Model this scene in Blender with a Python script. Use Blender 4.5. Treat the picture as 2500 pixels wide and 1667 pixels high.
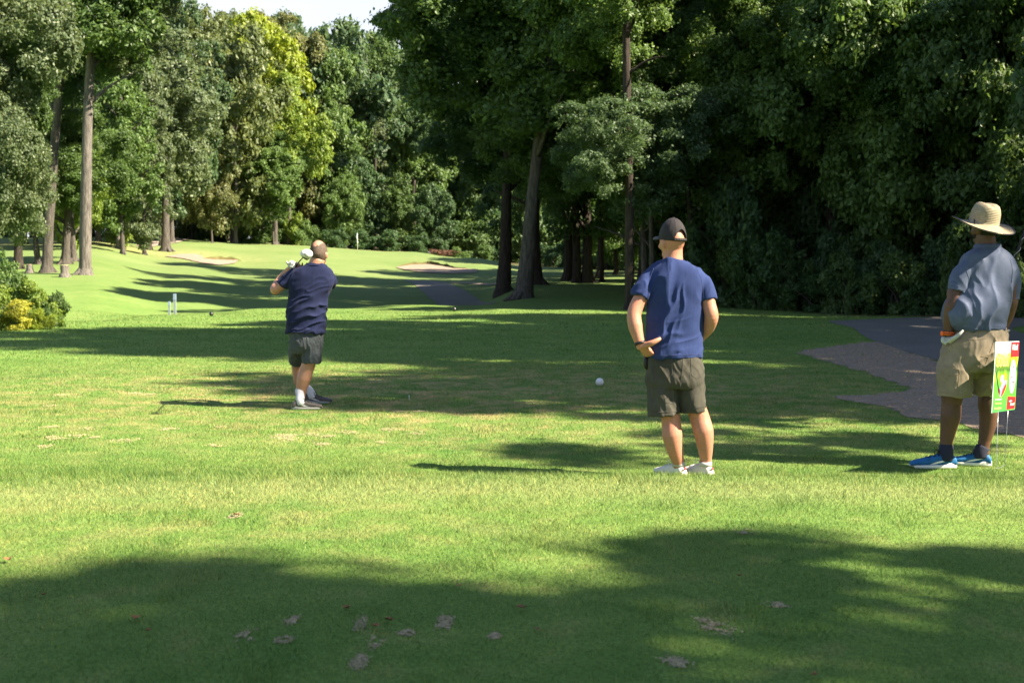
import bpy, bmesh, math, random
import numpy as np
from mathutils import Vector, Matrix, noise as mnoise
from mathutils.bvhtree import BVHTree
from mathutils.geometry import delaunay_2d_cdt

for o in list(bpy.data.objects): bpy.data.objects.remove(o)
S = bpy.context.scene
COL = S.collection
R = math.radians
rng = np.random.default_rng(7)
random.seed(7)

# ------------------------------------------------------------------ camera, sky, sun
CZ = 1.42; FPX = 3000.0; PITCH = math.atan(168.5/FPX)
cam = bpy.data.cameras.new('camera'); camo = bpy.data.objects.new('camera', cam); COL.objects.link(camo)
camo.location = (0, 0, CZ); camo.rotation_euler = (R(90)-PITCH, 0, 0)
cam.lens = 43.2; cam.sensor_width = 36; cam.clip_start = 0.1; cam.clip_end = 4000
cam.dof.use_dof = True; cam.dof.focus_distance = 9.6; cam.dof.aperture_fstop = 4.5
S.camera = camo

SUN_EL = R(43); SUNV = Vector((0.95*math.cos(SUN_EL), -0.31*math.cos(SUN_EL), math.sin(SUN_EL))).normalized()
world = bpy.data.worlds.new('World'); S.world = world; world.use_nodes = True
wn = world.node_tree; sky = wn.nodes.new('ShaderNodeTexSky'); sky.sky_type = 'NISHITA'
sky.sun_disc = False; sky.sun_elevation = SUN_EL; sky.sun_rotation = math.atan2(SUNV.x, SUNV.y)
sky.dust_density = 0.8; sky.ozone_density = 2.0; sky.air_density = 1.0
bg = wn.nodes['Background']; 
# thin bright cloud veil low in the sky, thinning out upward
tcw = wn.nodes.new('ShaderNodeTexCoord'); sxw = wn.nodes.new('ShaderNodeSeparateXYZ'); wn.links.new(tcw.outputs['Generated'], sxw.inputs[0])
mrw = wn.nodes.new('ShaderNodeMapRange'); mrw.inputs[1].default_value = .42; mrw.inputs[2].default_value = .22; wn.links.new(sxw.outputs[2], mrw.inputs[0])
nzw = wn.nodes.new('ShaderNodeTexNoise'); nzw.inputs['Scale'].default_value = 2.5; nzw.inputs['Detail'].default_value = 5; wn.links.new(tcw.outputs['Generated'], nzw.inputs['Vector'])
mlw = wn.nodes.new('ShaderNodeMath'); mlw.operation = 'MULTIPLY_ADD'; wn.links.new(nzw.outputs[0], mlw.inputs[0]); mlw.inputs[1].default_value = .5; mlw.inputs[2].default_value = .62
mmw = wn.nodes.new('ShaderNodeMath'); mmw.operation = 'MULTIPLY'; mmw.use_clamp = True; wn.links.new(mrw.outputs[0], mmw.inputs[0]); wn.links.new(mlw.outputs[0], mmw.inputs[1])
mxw = wn.nodes.new('ShaderNodeMix'); mxw.data_type = 'RGBA'; wn.links.new(mmw.outputs[0], mxw.inputs[0]); wn.links.new(sky.outputs[0], mxw.inputs[6]); mxw.inputs[7].default_value = (4.3, 4.5, 4.8, 1)
wn.links.new(mxw.outputs[2], bg.inputs[0]); bg.inputs[1].default_value = 0.058
sl = bpy.data.lights.new('sun', 'SUN'); sl.energy = 5.0; sl.angle = R(0.5); sl.color = (1.0, 0.875, 0.66)
so = bpy.data.objects.new('sun', sl); COL.objects.link(so)
so.rotation_euler = SUNV.to_track_quat('Z', 'Y').to_euler(); so.location = (30, -20, 60)
S.view_settings.view_transform = 'Standard'; S.view_settings.look = 'None'
S.view_settings.exposure = 2.08; S.view_settings.gamma = 1.0
S.cycles.max_bounces = 8; S.cycles.diffuse_bounces = 4; S.cycles.transmission_bounces = 4
S.cycles.caustics_reflective = False; S.cycles.caustics_refractive = False

cp, sp = math.cos(PITCH), math.sin(PITCH)
def W(u, v, Y):
    xr = (u-1250)/FPX; yc = (833.5-v)/FPX
    dy = cp + yc*sp; dz = -sp + yc*cp; t = Y/dy
    return Vector((xr*t, Y, CZ + dz*t))
def PX(X, Y): return 1250 + FPX*X/max(Y, .5)

# ------------------------------------------------------------------ helpers
def hsh(ix, iy, iz, seed):
    n = (ix.astype(np.int64)*374761393 + iy.astype(np.int64)*668265263 + iz.astype(np.int64)*2147483647 + seed*1274126177) & 0xffffffff
    n = ((n ^ (n >> 13)) * 1103515245) & 0xffffffff
    n = ((n ^ (n >> 16)) * 2654435769) & 0xffffffff
    return ((n ^ (n >> 15)) & 0xffff)/65535.0
def vnoise(p, seed=0):
    p = np.asarray(p, float); i = np.floor(p).astype(np.int64); f = p-i; f = f*f*(3-2*f)
    r = 0
    for dx in (0, 1):
        for dy in (0, 1):
            for dz in (0, 1):
                w = (f[:, 0] if dx else 1-f[:, 0])*(f[:, 1] if dy else 1-f[:, 1])*(f[:, 2] if dz else 1-f[:, 2])
                r = r + w*hsh(i[:, 0]+dx, i[:, 1]+dy, i[:, 2]+dz, seed)
    return r
def fbm(p, seed=0, o=3):
    a, s, t = 1., 0., 0.
    for k in range(o): s = s+a*vnoise(np.asarray(p)*2**k, seed+k*17); t += a; a *= .5
    return s/t

def link(o, parent=None):
    COL.objects.link(o)
    if parent is not None: o.parent = parent
    return o
def tag(o, label=None, cat=None, group=None, kind=None):
    if label: o['label'] = label
    if cat: o['category'] = cat
    if group: o['group'] = group
    if kind: o['kind'] = kind
    return o
def empty(name, loc, label=None, cat=None, group=None, rz=0):
    o = bpy.data.objects.new(name, None); o.empty_display_size = .2
    o.location = loc; o.rotation_euler = (0, 0, rz); COL.objects.link(o)
    return tag(o, label, cat, group)
def mesh_np(name, V, F, mat=None, parent=None, smooth=True, attr=None):
    """V (n,3), F (m,k) with constant k"""
    V = np.asarray(V, np.float32); F = np.asarray(F, np.int32); k = F.shape[1]
    me = bpy.data.meshes.new(name)
    me.vertices.add(len(V)); me.vertices.foreach_set('co', V.ravel())
    me.loops.add(F.size); me.loops.foreach_set('vertex_index', F.ravel())
    me.polygons.add(len(F)); me.polygons.foreach_set('loop_start', np.arange(0, F.size, k, dtype=np.int32))
    try: me.polygons.foreach_set('loop_total', np.full(len(F), k, np.int32))
    except Exception: pass
    me.update(calc_edges=True); me.validate()
    if attr:
        for n, a in attr.items():
            at = me.attributes.new(n, 'FLOAT', 'POINT'); at.data.foreach_set('value', np.asarray(a, np.float32))
    me.polygons.foreach_set('use_smooth', np.full(len(F), smooth, bool))
    if mat: me.materials.append(mat)
    o = bpy.data.objects.new(name, me)
    if parent is not False: link(o, parent)
    return o
def mesh_py(name, V, F, mat=None, parent=None, smooth=True):
    me = bpy.data.meshes.new(name); me.from_pydata([tuple(v) for v in V], [], F); me.update()
    me.polygons.foreach_set('use_smooth', np.full(len(me.polygons), smooth, bool))
    if mat: me.materials.append(mat)
    o = bpy.data.objects.new(name, me); return link(o, parent)

# ------------------------------------------------------------------ materials
def nmat(name):
    m = bpy.data.materials.new(name); m.use_nodes = True; nt = m.node_tree
    return m, nt, nt.nodes['Principled BSDF'], nt.nodes['Material Output']
def N(nt, t, **kw):
    n = nt.nodes.new(t)
    for k, v in kw.items():
        if k in n.inputs: n.inputs[k].default_value = v
        else: setattr(n, k, v)
    return n
def ramp(nt, fac, stops):
    r = nt.nodes.new('ShaderNodeValToRGB'); e = r.color_ramp.elements
    while len(e) > 1: e.remove(e[-1])
    e[0].position = stops[0][0]; e[0].color = (*stops[0][1], 1)
    for p, c in stops[1:]:
        x = e.new(p); x.color = (*c, 1)
    nt.links.new(fac, r.inputs[0]); return r
def mixc(nt, fac, a, b, mode='MIX'):
    m = nt.nodes.new('ShaderNodeMix'); m.data_type = 'RGBA'; m.blend_type = mode
    for i, x in ((0, fac), (6, a), (7, b)):
        if hasattr(x, 'is_linked'): nt.links.new(x, m.inputs[i])
        elif i == 0: m.inputs[0].default_value = x
        else: m.inputs[i].default_value = (*x, 1)
    return m.outputs[2]
def noise(nt, scale, detail=3, vec=None, rough=.5):
    n = N(nt, 'ShaderNodeTexNoise', Scale=scale, Detail=detail, Roughness=rough)
    if vec is not None: nt.links.new(vec, n.inputs['Vector'])
    return n.outputs[0]
def mapping(nt, src, scale=(1, 1, 1), rot=(0, 0, 0)):
    m = N(nt, 'ShaderNodeMapping'); m.inputs['Scale'].default_value = scale; m.inputs['Rotation'].default_value = rot
    nt.links.new(src, m.inputs[0]); return m.outputs[0]
def objc(nt): return nt.nodes.new('ShaderNodeTexCoord').outputs['Object']
def posc(nt): return nt.nodes.new('ShaderNodeNewGeometry').outputs['Position']
def bump(nt, bs, h, strength=.5, dist=.01):
    b = N(nt, 'ShaderNodeBump', Strength=strength, Distance=dist); nt.links.new(h, b.inputs['Height'])
    nt.links.new(b.outputs[0], bs.inputs['Normal']); return b

def simple(name, c, rough=.6, var=.15, scale=20, bstr=.2, bdist=.004, spec=.3, metal=0, bscale=None, sss=0, sheen=0):
    m, nt, bs, out = nmat(name); v = objc(nt)
    n = noise(nt, scale, 4, v)
    r = ramp(nt, n, [(.25, tuple(x*(1-var) for x in c)), (.75, tuple(min(1, x*(1+var)) for x in c))])
    nt.links.new(r.outputs[0], bs.inputs['Base Color'])
    bs.inputs['Roughness'].default_value = rough; bs.inputs['Specular IOR Level'].default_value = spec
    bs.inputs['Metallic'].default_value = metal
    if sss:
        bs.inputs['Subsurface Weight'].default_value = sss; bs.inputs['Subsurface Radius'].default_value = (.012, .004, .002); bs.inputs['Subsurface Scale'].default_value = 1
    if sheen: bs.inputs['Sheen Weight'].default_value = sheen
    if bstr: bump(nt, bs, noise(nt, bscale or scale*4, 4, v), bstr, bdist)
    return m

def cloth(name, c, wr=.4, dirrot=(0, 0, 0), wscale=(30, 8, 3), rough=.85, var=.28, wdist=.006, weave=.15):
    m, nt, bs, out = nmat(name); v = objc(nt)
    n1 = noise(nt, 6, 5, v, .65)
    fine = noise(nt, 420, 2, v)
    base = ramp(nt, n1, [(.3, tuple(x*(1-var) for x in c)), (.7, tuple(x*(1+var) for x in c))]).outputs[0]
    base = mixc(nt, weave, base, ramp(nt, fine, [(.3, tuple(x*.4 for x in c)), (.7, tuple(min(1, x*2) for x in c))]).outputs[0])
    nt.links.new(base, bs.inputs['Base Color']); bs.inputs['Roughness'].default_value = rough
    bs.inputs['Specular IOR Level'].default_value = .1; bs.inputs['Sheen Weight'].default_value = .03
    wv = mapping(nt, v, wscale, dirrot)
    w = N(nt, 'ShaderNodeTexNoise', Scale=1, Detail=3, Roughness=.5, Distortion=.4); nt.links.new(wv, w.inputs['Vector'])
    bump(nt, bs, w.outputs[0], wr, wdist*4)
    return m

def leafmat(name, c, t=None, var=.35, trans=.42, rough=.45):
    m, nt, bs, out = nmat(name)
    at = N(nt, 'ShaderNodeAttribute', attribute_name='rnd')
    info = nt.nodes.new('ShaderNodeObjectInfo')
    big = noise(nt, .35, 3, posc(nt))
    a = N(nt, 'ShaderNodeMath', operation='ADD'); nt.links.new(at.outputs['Fac'], a.inputs[0]); nt.links.new(big, a.inputs[1])
    h = N(nt, 'ShaderNodeMath', operation='MULTIPLY'); nt.links.new(a.outputs[0], h.inputs[0]); h.inputs[1].default_value = .5
    lo = tuple(x*(1-var) for x in c); hi = tuple(min(1, x*(1+var)*(1.15 if i == 0 else 1)) for i, x in enumerate(c))
    col = ramp(nt, h.outputs[0], [(.2, lo), (.5, c), (.8, hi)]).outputs[0]
    nt.links.new(col, bs.inputs['Base Color']); bs.inputs['Roughness'].default_value = rough
    bs.inputs['Specular IOR Level'].default_value = .35
    tr = nt.nodes.new('ShaderNodeBsdfTranslucent')
    tc = mixc(nt, .5, col, t or (c[0]*2.2, c[1]*1.9, c[2]*.8)); nt.links.new(tc, tr.inputs[0])
    mx = nt.nodes.new('ShaderNodeMixShader'); mx.inputs[0].default_value = trans
    nt.links.new(bs.outputs[0], mx.inputs[1]); nt.links.new(tr.outputs[0], mx.inputs[2]); nt.links.new(mx.outputs[0], out.inputs[0])
    return m

def barkmat(name, c):
    m, nt, bs, out = nmat(name); v = mapping(nt, objc(nt), (5, 5, .8))
    n = N(nt, 'ShaderNodeTexNoise', Scale=2.2, Detail=6, Roughness=.7, Distortion=.3); nt.links.new(v, n.inputs['Vector'])
    r = ramp(nt, n.outputs[0], [(.3, tuple(x*.35 for x in c)), (.5, c), (.72, tuple(x*1.7 for x in c))])
    nt.links.new(r.outputs[0], bs.inputs['Base Color']); bs.inputs['Roughness'].default_value = .95
    bs.inputs['Specular IOR Level'].default_value = .1
    bump(nt, bs, n.outputs[0], 1.0, .06); return m

BARK = barkmat('bark_grey', (.085, .076, .068)); BARKD = barkmat('bark_dark', (.045, .037, .032)); BARKL = barkmat('bark_pale', (.135, .122, .112))
LEAF = {
 'dark': leafmat('leaf_dark', (.048, .105, .030)),
 'deep': leafmat('leaf_deep_green', (.056, .112, .042)),
 'mid': leafmat('leaf_mid_green', (.075, .135, .038)),
 'bluish': leafmat('leaf_blue_green', (.070, .125, .055)),
 'olive': leafmat('leaf_olive', (.120, .160, .060), var=.3),
 'tan': leafmat('leaf_olive_tan', (.135, .158, .062), var=.3),
 'lime': leafmat('leaf_lime', (.16, .24, .040), var=.3),
 'yellow': leafmat('leaf_yellow_green', (.22, .29, .030), var=.3),
 'light': leafmat('leaf_light_green', (.100, .175, .048)),
 'grey': leafmat('leaf_grey_green', (.105, .150, .072)),
 'gold': leafmat('leaf_golden', (.34, .36, .05), var=.35),
}

# grass colour shared by ground and blades
def grass_color(nt):
    p = posc(nt)
    pf = mapping(nt, p, (1, 1, .2))
    n1 = noise(nt, .55, 4, pf, .6); n2 = noise(nt, 3.2, 4, pf, .6); n3 = noise(nt, .05, 2, pf)
    g = ramp(nt, n1, [(.3, (.090, .178, .038)), (.5, (.142, .222, .054)), (.7, (.21, .262, .082))]).outputs[0]
    g2 = ramp(nt, n2, [(.32, (.066, .165, .030)), (.55, (.118, .222, .048)), (.75, (.25, .275, .10))]).outputs[0]
    g = mixc(nt, .5, g, g2)
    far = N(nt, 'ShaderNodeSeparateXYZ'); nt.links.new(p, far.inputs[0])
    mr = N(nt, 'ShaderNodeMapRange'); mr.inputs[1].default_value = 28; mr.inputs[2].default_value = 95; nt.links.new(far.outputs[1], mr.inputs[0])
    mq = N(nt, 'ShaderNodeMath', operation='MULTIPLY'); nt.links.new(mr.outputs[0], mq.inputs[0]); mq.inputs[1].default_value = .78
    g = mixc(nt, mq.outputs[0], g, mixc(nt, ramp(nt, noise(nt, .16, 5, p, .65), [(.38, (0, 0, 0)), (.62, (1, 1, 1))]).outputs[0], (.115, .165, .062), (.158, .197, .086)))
    ap = N(nt, 'ShaderNodeAttribute', attribute_name='pale'); g = mixc(nt, ap.outputs['Fac'], g, (.25, .30, .12))
    # worn brownish wear patches on the tee
    at = N(nt, 'ShaderNodeAttribute', attribute_name='worn')
    nw = noise(nt, 2.6, 5, mapping(nt, p, (1, 1, .2)), .65)
    w = N(nt, 'ShaderNodeMath', operation='MULTIPLY'); nt.links.new(at.outputs['Fac'], w.inputs[0])
    rw = ramp(nt, nw, [(.44, (0, 0, 0)), (.62, (1, 1, 1))]); nt.links.new(rw.outputs[0], w.inputs[1])
    g = mixc(nt, w.outputs[0], g, (.36, .29, .15))
    return g, p

GRM, nt, bs, out = nmat('mown_grass')
g, p = grass_color(nt)
atf = N(nt, 'ShaderNodeAttribute', attribute_name='forest')
litter = ramp(nt, noise(nt, 1.3, 5, p, .7), [(.35, (.035, .045, .018)), (.55, (.07, .06, .03)), (.7, (.13, .10, .06))]).outputs[0]
g = mixc(nt, atf.outputs['Fac'], g, litter)
# short-blade speckle
sp1 = noise(nt, 55, 3, p, .7)
g = mixc(nt, .55, g, mixc(nt, 1.0, g, ramp(nt, sp1, [(.3, (.35, .38, .3)), (.62, (1.35, 1.3, 1.1))]).outputs[0], 'MULTIPLY'))
nt.links.new(g, bs.inputs['Base Color']); bs.inputs['Roughness'].default_value = .9; bs.inputs['Specular IOR Level'].default_value = .15
bump(nt, bs, noise(nt, 28, 5, p, .7), .9, .03)

BLD, nt, bs, out = nmat('grass_blade')
g, p = grass_color(nt)
at = N(nt, 'ShaderNodeAttribute', attribute_name='rnd')
g = mixc(nt, 1.0, g, ramp(nt, at.outputs['Fac'], [(0, (.5, .62, .5)), (.5, (1, 1, 1)), (.88, (1.5, 1.3, 1.1)), (.95, (2.3, 1.6, 1.6))]).outputs[0], 'MULTIPLY')
nt.links.new(g, bs.inputs['Base Color']); bs.inputs['Roughness'].default_value = .55; bs.inputs['Specular IOR Level'].default_value = .3
tr = nt.nodes.new('ShaderNodeBsdfTranslucent'); nt.links.new(g, tr.inputs[0])
mx = nt.nodes.new('ShaderNodeMixShader'); mx.inputs[0].default_value = .3
nt.links.new(bs.outputs[0], mx.inputs[1]); nt.links.new(tr.outputs[0], mx.inputs[2]); nt.links.new(mx.outputs[0], out.inputs[0])

ASPH, nt, bs, out = nmat('asphalt'); p = posc(nt)
c = mixc(nt, .35, ramp(nt, noise(nt, .8, 4, p), [(.3, (.085, .078, .070)), (.7, (.13, .12, .108))]).outputs[0],
         ramp(nt, noise(nt, 90, 2, p), [(.35, (.035, .032, .028)), (.7, (.24, .22, .195))]).outputs[0])
nt.links.new(c, bs.inputs['Base Color']); bs.inputs['Roughness'].default_value = .85; bump(nt, bs, noise(nt, 120, 3, p), .5, .006)
DIRT, nt, bs, out = nmat('bare_dirt'); p = posc(nt)
nd = noise(nt, 7, 6, mapping(nt, p, (.5, 1.6, 1)), .7)
c = ramp(nt, nd, [(.3, (.10, .066, .042)), (.5, (.23, .160, .105)), (.7, (.36, .265, .18))]).outputs[0]
c = mixc(nt, .4, c, ramp(nt, noise(nt, 70, 3, p), [(.35, (.06, .045, .03)), (.7, (.45, .36, .28))]).outputs[0])
nt.links.new(c, bs.inputs['Base Color']); bs.inputs['Roughness'].default_value = .95; bump(nt, bs, noise(nt, 45, 5, p), .8, .02)
SAND = simple('bunker_sand', (.25, .195, .155), .95, .15, 1.5, .5, .03, .1, bscale=12)
SANDN = simple('divot_sand', (.30, .26, .17), .95, .5, 60, .6, .006, .1, bscale=160); DRYG = simple('dry_turf', (.30, .27, .15), .95, .4, 50, .6, .008, .1, bscale=120)
GRAVEL = simple('track_gravel', (.28, .23, .19), .95, .2, 4, .4, .02, .1)

# ------------------------------------------------------------------ terrain
YK = np.array([3.5, 7.0, 7.75, 8.25, 9, 12, 20, 31, 37, 42, 47, 53, 58, 62, 67, 74, 80, 90, 100, 110, 120, 130, 140, 150, 160, 175, 210, 400, 1500.])
ZT = {
 -100: [.10,.10,.07,.05,0, 0, 0, 0, -.3, .05, .30, .60, .80, .95, 1.15, 1.5, 1.95, 2.6, 3.2, 3.8, 4.3, 4.8, 5.2, 5.6, 6.0, 6.4, 7, 9, 20],
 200:  [.11,.11,.08,.06,0, 0, 0, 0, -.06, -.3, .05, .40, .65, .85, 1.10, 1.55, 1.95, 2.6, 3.25, 3.9, 4.4, 4.9, 5.3, 5.7, 6.0, 6.4, 7, 9, 20],
 420:  [.12,.12,.10,.05,0, 0, 0, 0, 0, -.01, -.35, -.15, .08, .24, .48, .76, 1.02, 1.45, 1.99, 2.6, 3.3, 4.1, 4.8, 5.4, 5.8, 6.3, 7, 9, 20],
 640:  [.12,.12,.11,.03,0, 0, 0, 0, 0, 0, .05, -.32, -.22, -.05, .12, .44, .62, .97, 1.42, 2.04, 2.74, 3.46, 4.17, 4.77, 5.1, 5.6, 6.5, 8, 20],
 1000: [.12,.12,.115,.0,0, 0, 0, 0, 0, 0, 0, .03, -.35, -.40, -.26, -.08, .09, .37, .72, 1.16, 1.82, 2.55, 3.33, 3.87, 4.1, 4.3, 5, 7, 18],
 1150: [.12,.12,.115,.0,0, 0, 0, 0, 0, 0, 0, .0, -.3, -.34, -.24, .0, .15, .40, .75, 1.2, 1.85, 2.5, 3.1, 3.0, 2.7, 3.0, 4, 6, 16],
 1300: [.12,.12,.115,.0,0, 0, 0, 0, 0, 0, .0, .20, .45, .60, .72, .85, .90, 1.0, 1.1, 1.25, 1.45, 1.7, 1.9, 2.1, 2.3, 2.6, 3, 5, 15],
 1600: [.12,.12,.115,.0,0, 0, 0, 0, 0, 0, .05, .30, .50, .60, .70, .85, .95, 1.1, 1.2, 1.3, 1.5, 1.7, 1.9, 2.1, 2.3, 2.6, 3, 5, 15],
 2000: [.12,.12,.11,.02,0, 0, 0, 0, -.02, -.1, 0, .2, .4, .5, .6, .7, .8, 1, 1.2, 1.3, 1.5, 1.7, 1.9, 2.1, 2.3, 2.6, 3, 5, 15],
 2600: [.10,.10,.09,.03,0, 0, 0, 0, 0, .1, .2, .3, .4, .5, .6, .7, .8, 1, 1.2, 1.3, 1.5, 1.7, 1.9, 2.1, 2.3, 2.6, 3, 5, 15]}
UK = np.array(sorted(ZT)); ZK = np.array([ZT[k] for k in sorted(ZT)]); ZK[:, :3] += .026; ZK[4:, 3] -= .02; ZK[3:, 4] -= .01
def H(x, y):
    x = np.atleast_1d(np.asarray(x, float)); y = np.atleast_1d(np.asarray(y, float))
    yy = np.maximum(y, 3.5); u = np.clip(1250+FPX*x/yy, UK[0], UK[-1])
    j = np.clip(np.searchsorted(UK, u)-1, 0, len(UK)-2); t = (u-UK[j])/(UK[j+1]-UK[j]); t = t*t*(3-2*t)
    # smooth row interpolation (averaged over a small log-Y window)
    out = 0
    for k, w in ((-1, .25), (0, .5), (1, .25)):
        yk = yy*(1+k*.012*np.clip(yy/12, .3, 1.2)); yk = np.clip(yk, 3.5, 1500)
        i = np.clip(np.searchsorted(YK, yk)-1, 0, len(YK)-2); s = (yk-YK[i])/(YK[i+1]-YK[i])
        a = ZK[j, i]*(1-s)+ZK[j, i+1]*s; b = ZK[j+1, i]*(1-s)+ZK[j+1, i+1]*s
        out = out + w*(a*(1-t)+b*t)
    P = np.stack([x*.25, y*.25, 0*x], 1)
    out = out + (fbm(P, 3, 3)-.5)*.03*np.clip((yy-3)/8, .5, 3)
    return out
def h(x, y): return float(H([x], [y])[0])
def gpt(u, v, Y0=8, Y1=190):
    """ground point seen at pixel u,v (first hit marching outward)"""
    ys = np.concatenate([np.linspace(3.5, 40, 900), np.linspace(40, Y1, 1500)]); ys = ys[ys >= Y0]
    xr = (u-1250)/FPX; yc = (833.5-v)/FPX; dy = cp+yc*sp; dz = -sp+yc*cp; t = ys/dy
    z = CZ+dz*t; g = H(xr*t, ys); k = np.argmax(z <= g)
    if z[k] > g[k]: k = len(ys)-1
    return np.array([xr*t[k], ys[k]])

def axis(segs):
    out = [segs[0][0]]
    for a, b, st0, st1 in segs:
        x = a; L = b-a
        while x < b-1e-6:
            f = (x-a)/L; x += st0+(st1-st0)*f; out.append(min(x, b))
    return np.unique(np.round(out, 4))
xp = axis([(0, 5, .07, .07), (5, 14, .07, .3), (14, 60, .3, 1.6), (60, 400, 1.6, 40), (400, 1600, 100, 200)])
xs = np.concatenate([-xp[::-1][:-1], xp])
ys = axis([(-600, -20, 60, 8), (-20, 3, 8, .3), (3, 18, .07, .09), (18, 60, .09, .45), (60, 200, .45, 2), (200, 1500, 4, 100)])
GX, GY = np.meshgrid(xs, ys); gx = GX.ravel(); gy = GY.ravel(); gz = H(gx, gy)
nx, ny = len(xs), len(ys)
idx = np.arange(nx*ny).reshape(ny, nx)
GF = np.stack([idx[:-1, :-1].ravel(), idx[:-1, 1:].ravel(), idx[1:, 1:].ravel(), idx[1:, :-1].ravel()], 1)
# worn mask : tee wear band, and forest floor mask
def worn_f(x, y):
    u = 1250+FPX*x/np.maximum(y, 1)
    a = np.exp(-((y-14.5)/4.0)**2)*np.clip(1-np.abs(x+.5)/7, 0, 1)**.5*.95
    b = np.exp(-((y-6.2)/.9)**2)*np.exp(-((x+1.3)/1.6)**2)*.3
    c = np.exp(-((y-118)/8.)**2)*np.clip((700-u)/200, 0, 1)*.8
    d = np.exp(-((y-154)/2.5)**2)*.7*(u < 1000)
    return np.clip(a+b+c+d, 0, 1)
def pale_f(x, y): return np.exp(-((y-7.25-.05*x*np.sign(-x))/.42)**2)*.6  # longer grass on the tee step, coloured paler to paint in its sunlit crest
EDGE = np.array([(-45, 172), (-30, 170), (-14, 166), (0, 160), (9, 130), (16, 100), (16, 76), (12, 62), (8.2, 50), (10.5, 44), (13.5, 37), (14, 30), (14, 18), (15, 6), (15, -40)])
def edge_x(y): return np.interp(y, EDGE[::-1, 1], EDGE[::-1, 0])
def forest_f(x, y): return np.clip((x-edge_x(y)+.3)/1.2, 0, 1)*(y > -30)
ground = mesh_np('ground', np.stack([gx, gy, gz], 1), GF, GRM, attr={'worn': worn_f(gx, gy), 'pale': pale_f(gx, gy), 'forest': forest_f(gx, gy)})
tag(ground, kind='structure')
GB = BVHTree.FromPolygons([tuple(v) for v in np.stack([gx, gy, gz], 1)], [tuple(f) for f in GF.tolist()]) if False else None

def in_poly(P, x, y):
    P = np.asarray(P); c = np.zeros(len(x), bool); n = len(P)
    for i in range(n):
        x0, y0 = P[i]; x1, y1 = P[(i+1) % n]
        k = ((y0 > y) != (y1 > y)) & (x < (x1-x0)*(y-y0)/((y1-y0) if y1 != y0 else 1e-9)+x0); c ^= k
    return c
POLYS = []
def sheet(name, poly, mat, step, jit=0, dz=.006, edge=None, label=None, freq=2.0, keep=True, mound=0):
    poly = [np.array(q, float) for q in poly]; b = []
    for i in range(len(poly)):
        a, c = poly[i], poly[(i+1) % len(poly)]; L = np.linalg.norm(c-a); n = max(1, int(L/(edge or step*.5)))
        for k in range(n): b.append(a+(c-a)*k/n)
    b = np.array(b)
    # round corners a little, then roughen
    for _ in range(3): b = (np.roll(b, 1, 0)+b*2+np.roll(b, -1, 0))/4
    if jit:
        q = np.stack([b[:, 0]*freq, b[:, 1]*freq, 0*b[:, 0]], 1); d = np.stack([fbm(q, 11, 4)-.5, fbm(q, 29, 4)-.5], 1); b = b+d*2*jit
    if keep: POLYS.append(b)
    x0, y0 = b.min(0); x1, y1 = b.max(0)
    ax = np.arange(x0, x1, step); ay = np.arange(y0, y1, step); gx_, gy_ = np.meshgrid(ax, ay); gx_ = gx_.ravel()+.001; gy_ = gy_.ravel()+.001
    k = in_poly(b, gx_, gy_); pts = np.concatenate([b, np.stack([gx_[k], gy_[k]], 1)])
    n = len(b)
    vs, es, fs, *_ = delaunay_2d_cdt([Vector(q) for q in pts], [(i, (i+1) % n) for i in range(n)], [list(range(n))], 1, 1e-5)
    V = np.array([(v.x, v.y) for v in vs]); z = H(V[:, 0], V[:, 1])+dz
    o = mesh_py(name, np.column_stack([V, z]), [list(f) for f in fs], mat)
    return tag(o, label, kind='structure')

# near cart path, running on behind the tee and up to the green
L = [(5.2, 8), (5.7, 11.5), (6.2, 14.9), (6.8, 19.6), (7.5, 25.8), (8.6, 31), (9.3, 36.4), (12.5, 38.6), (20, 39.8), (40, 41)]
Rt = [(40, 37), (20, 35.6), (14.6, 34.0), (12.4, 30.6), (11.2, 26), (10.4, 19), (9.7, 14), (9.2, 8)]
sheet('path', L+Rt, ASPH, .45, .0, .012, edge=.4)
far = [gpt(1168, 732, 60), gpt(1150, 720, 60), gpt(1125, 705, 60), gpt(1102, 694, 60), gpt(1060, 686, 60)]
farL = [gpt(985, 684, 60), gpt(1012, 695, 60), gpt(1030, 712, 60), gpt(1060, 736, 60)]
sheet('path', [(-3.4, 60), (-2.2, 57), (-.6, 57), (-1.0, 60)]+[tuple(q) for q in far]+[tuple(q) for q in farL], ASPH, .45, .0, .035, edge=.4)
dirt_px = [(2120, 835), (2060, 842), (1985, 850), (1940, 862), (1975, 873), (2030, 886), (2080, 905), (2130, 922), (2190, 940), (2230, 955), (2150, 962), (2055, 966), (2110, 990), (2200, 1016), (2292, 1033), (2400, 1055), (2500, 1079), (2640, 1120)]
dirt_poly = [tuple(gpt(u, v)) for u, v in dirt_px]+[(5.6, 9.0), (6.3, 14.9), (6.9, 19.6), (7.6, 25.0)]
sheet('dirt', dirt_poly, DIRT, .3, .30, .007, edge=.04, freq=1.9)
DIRTB = POLYS[-1]
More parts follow.
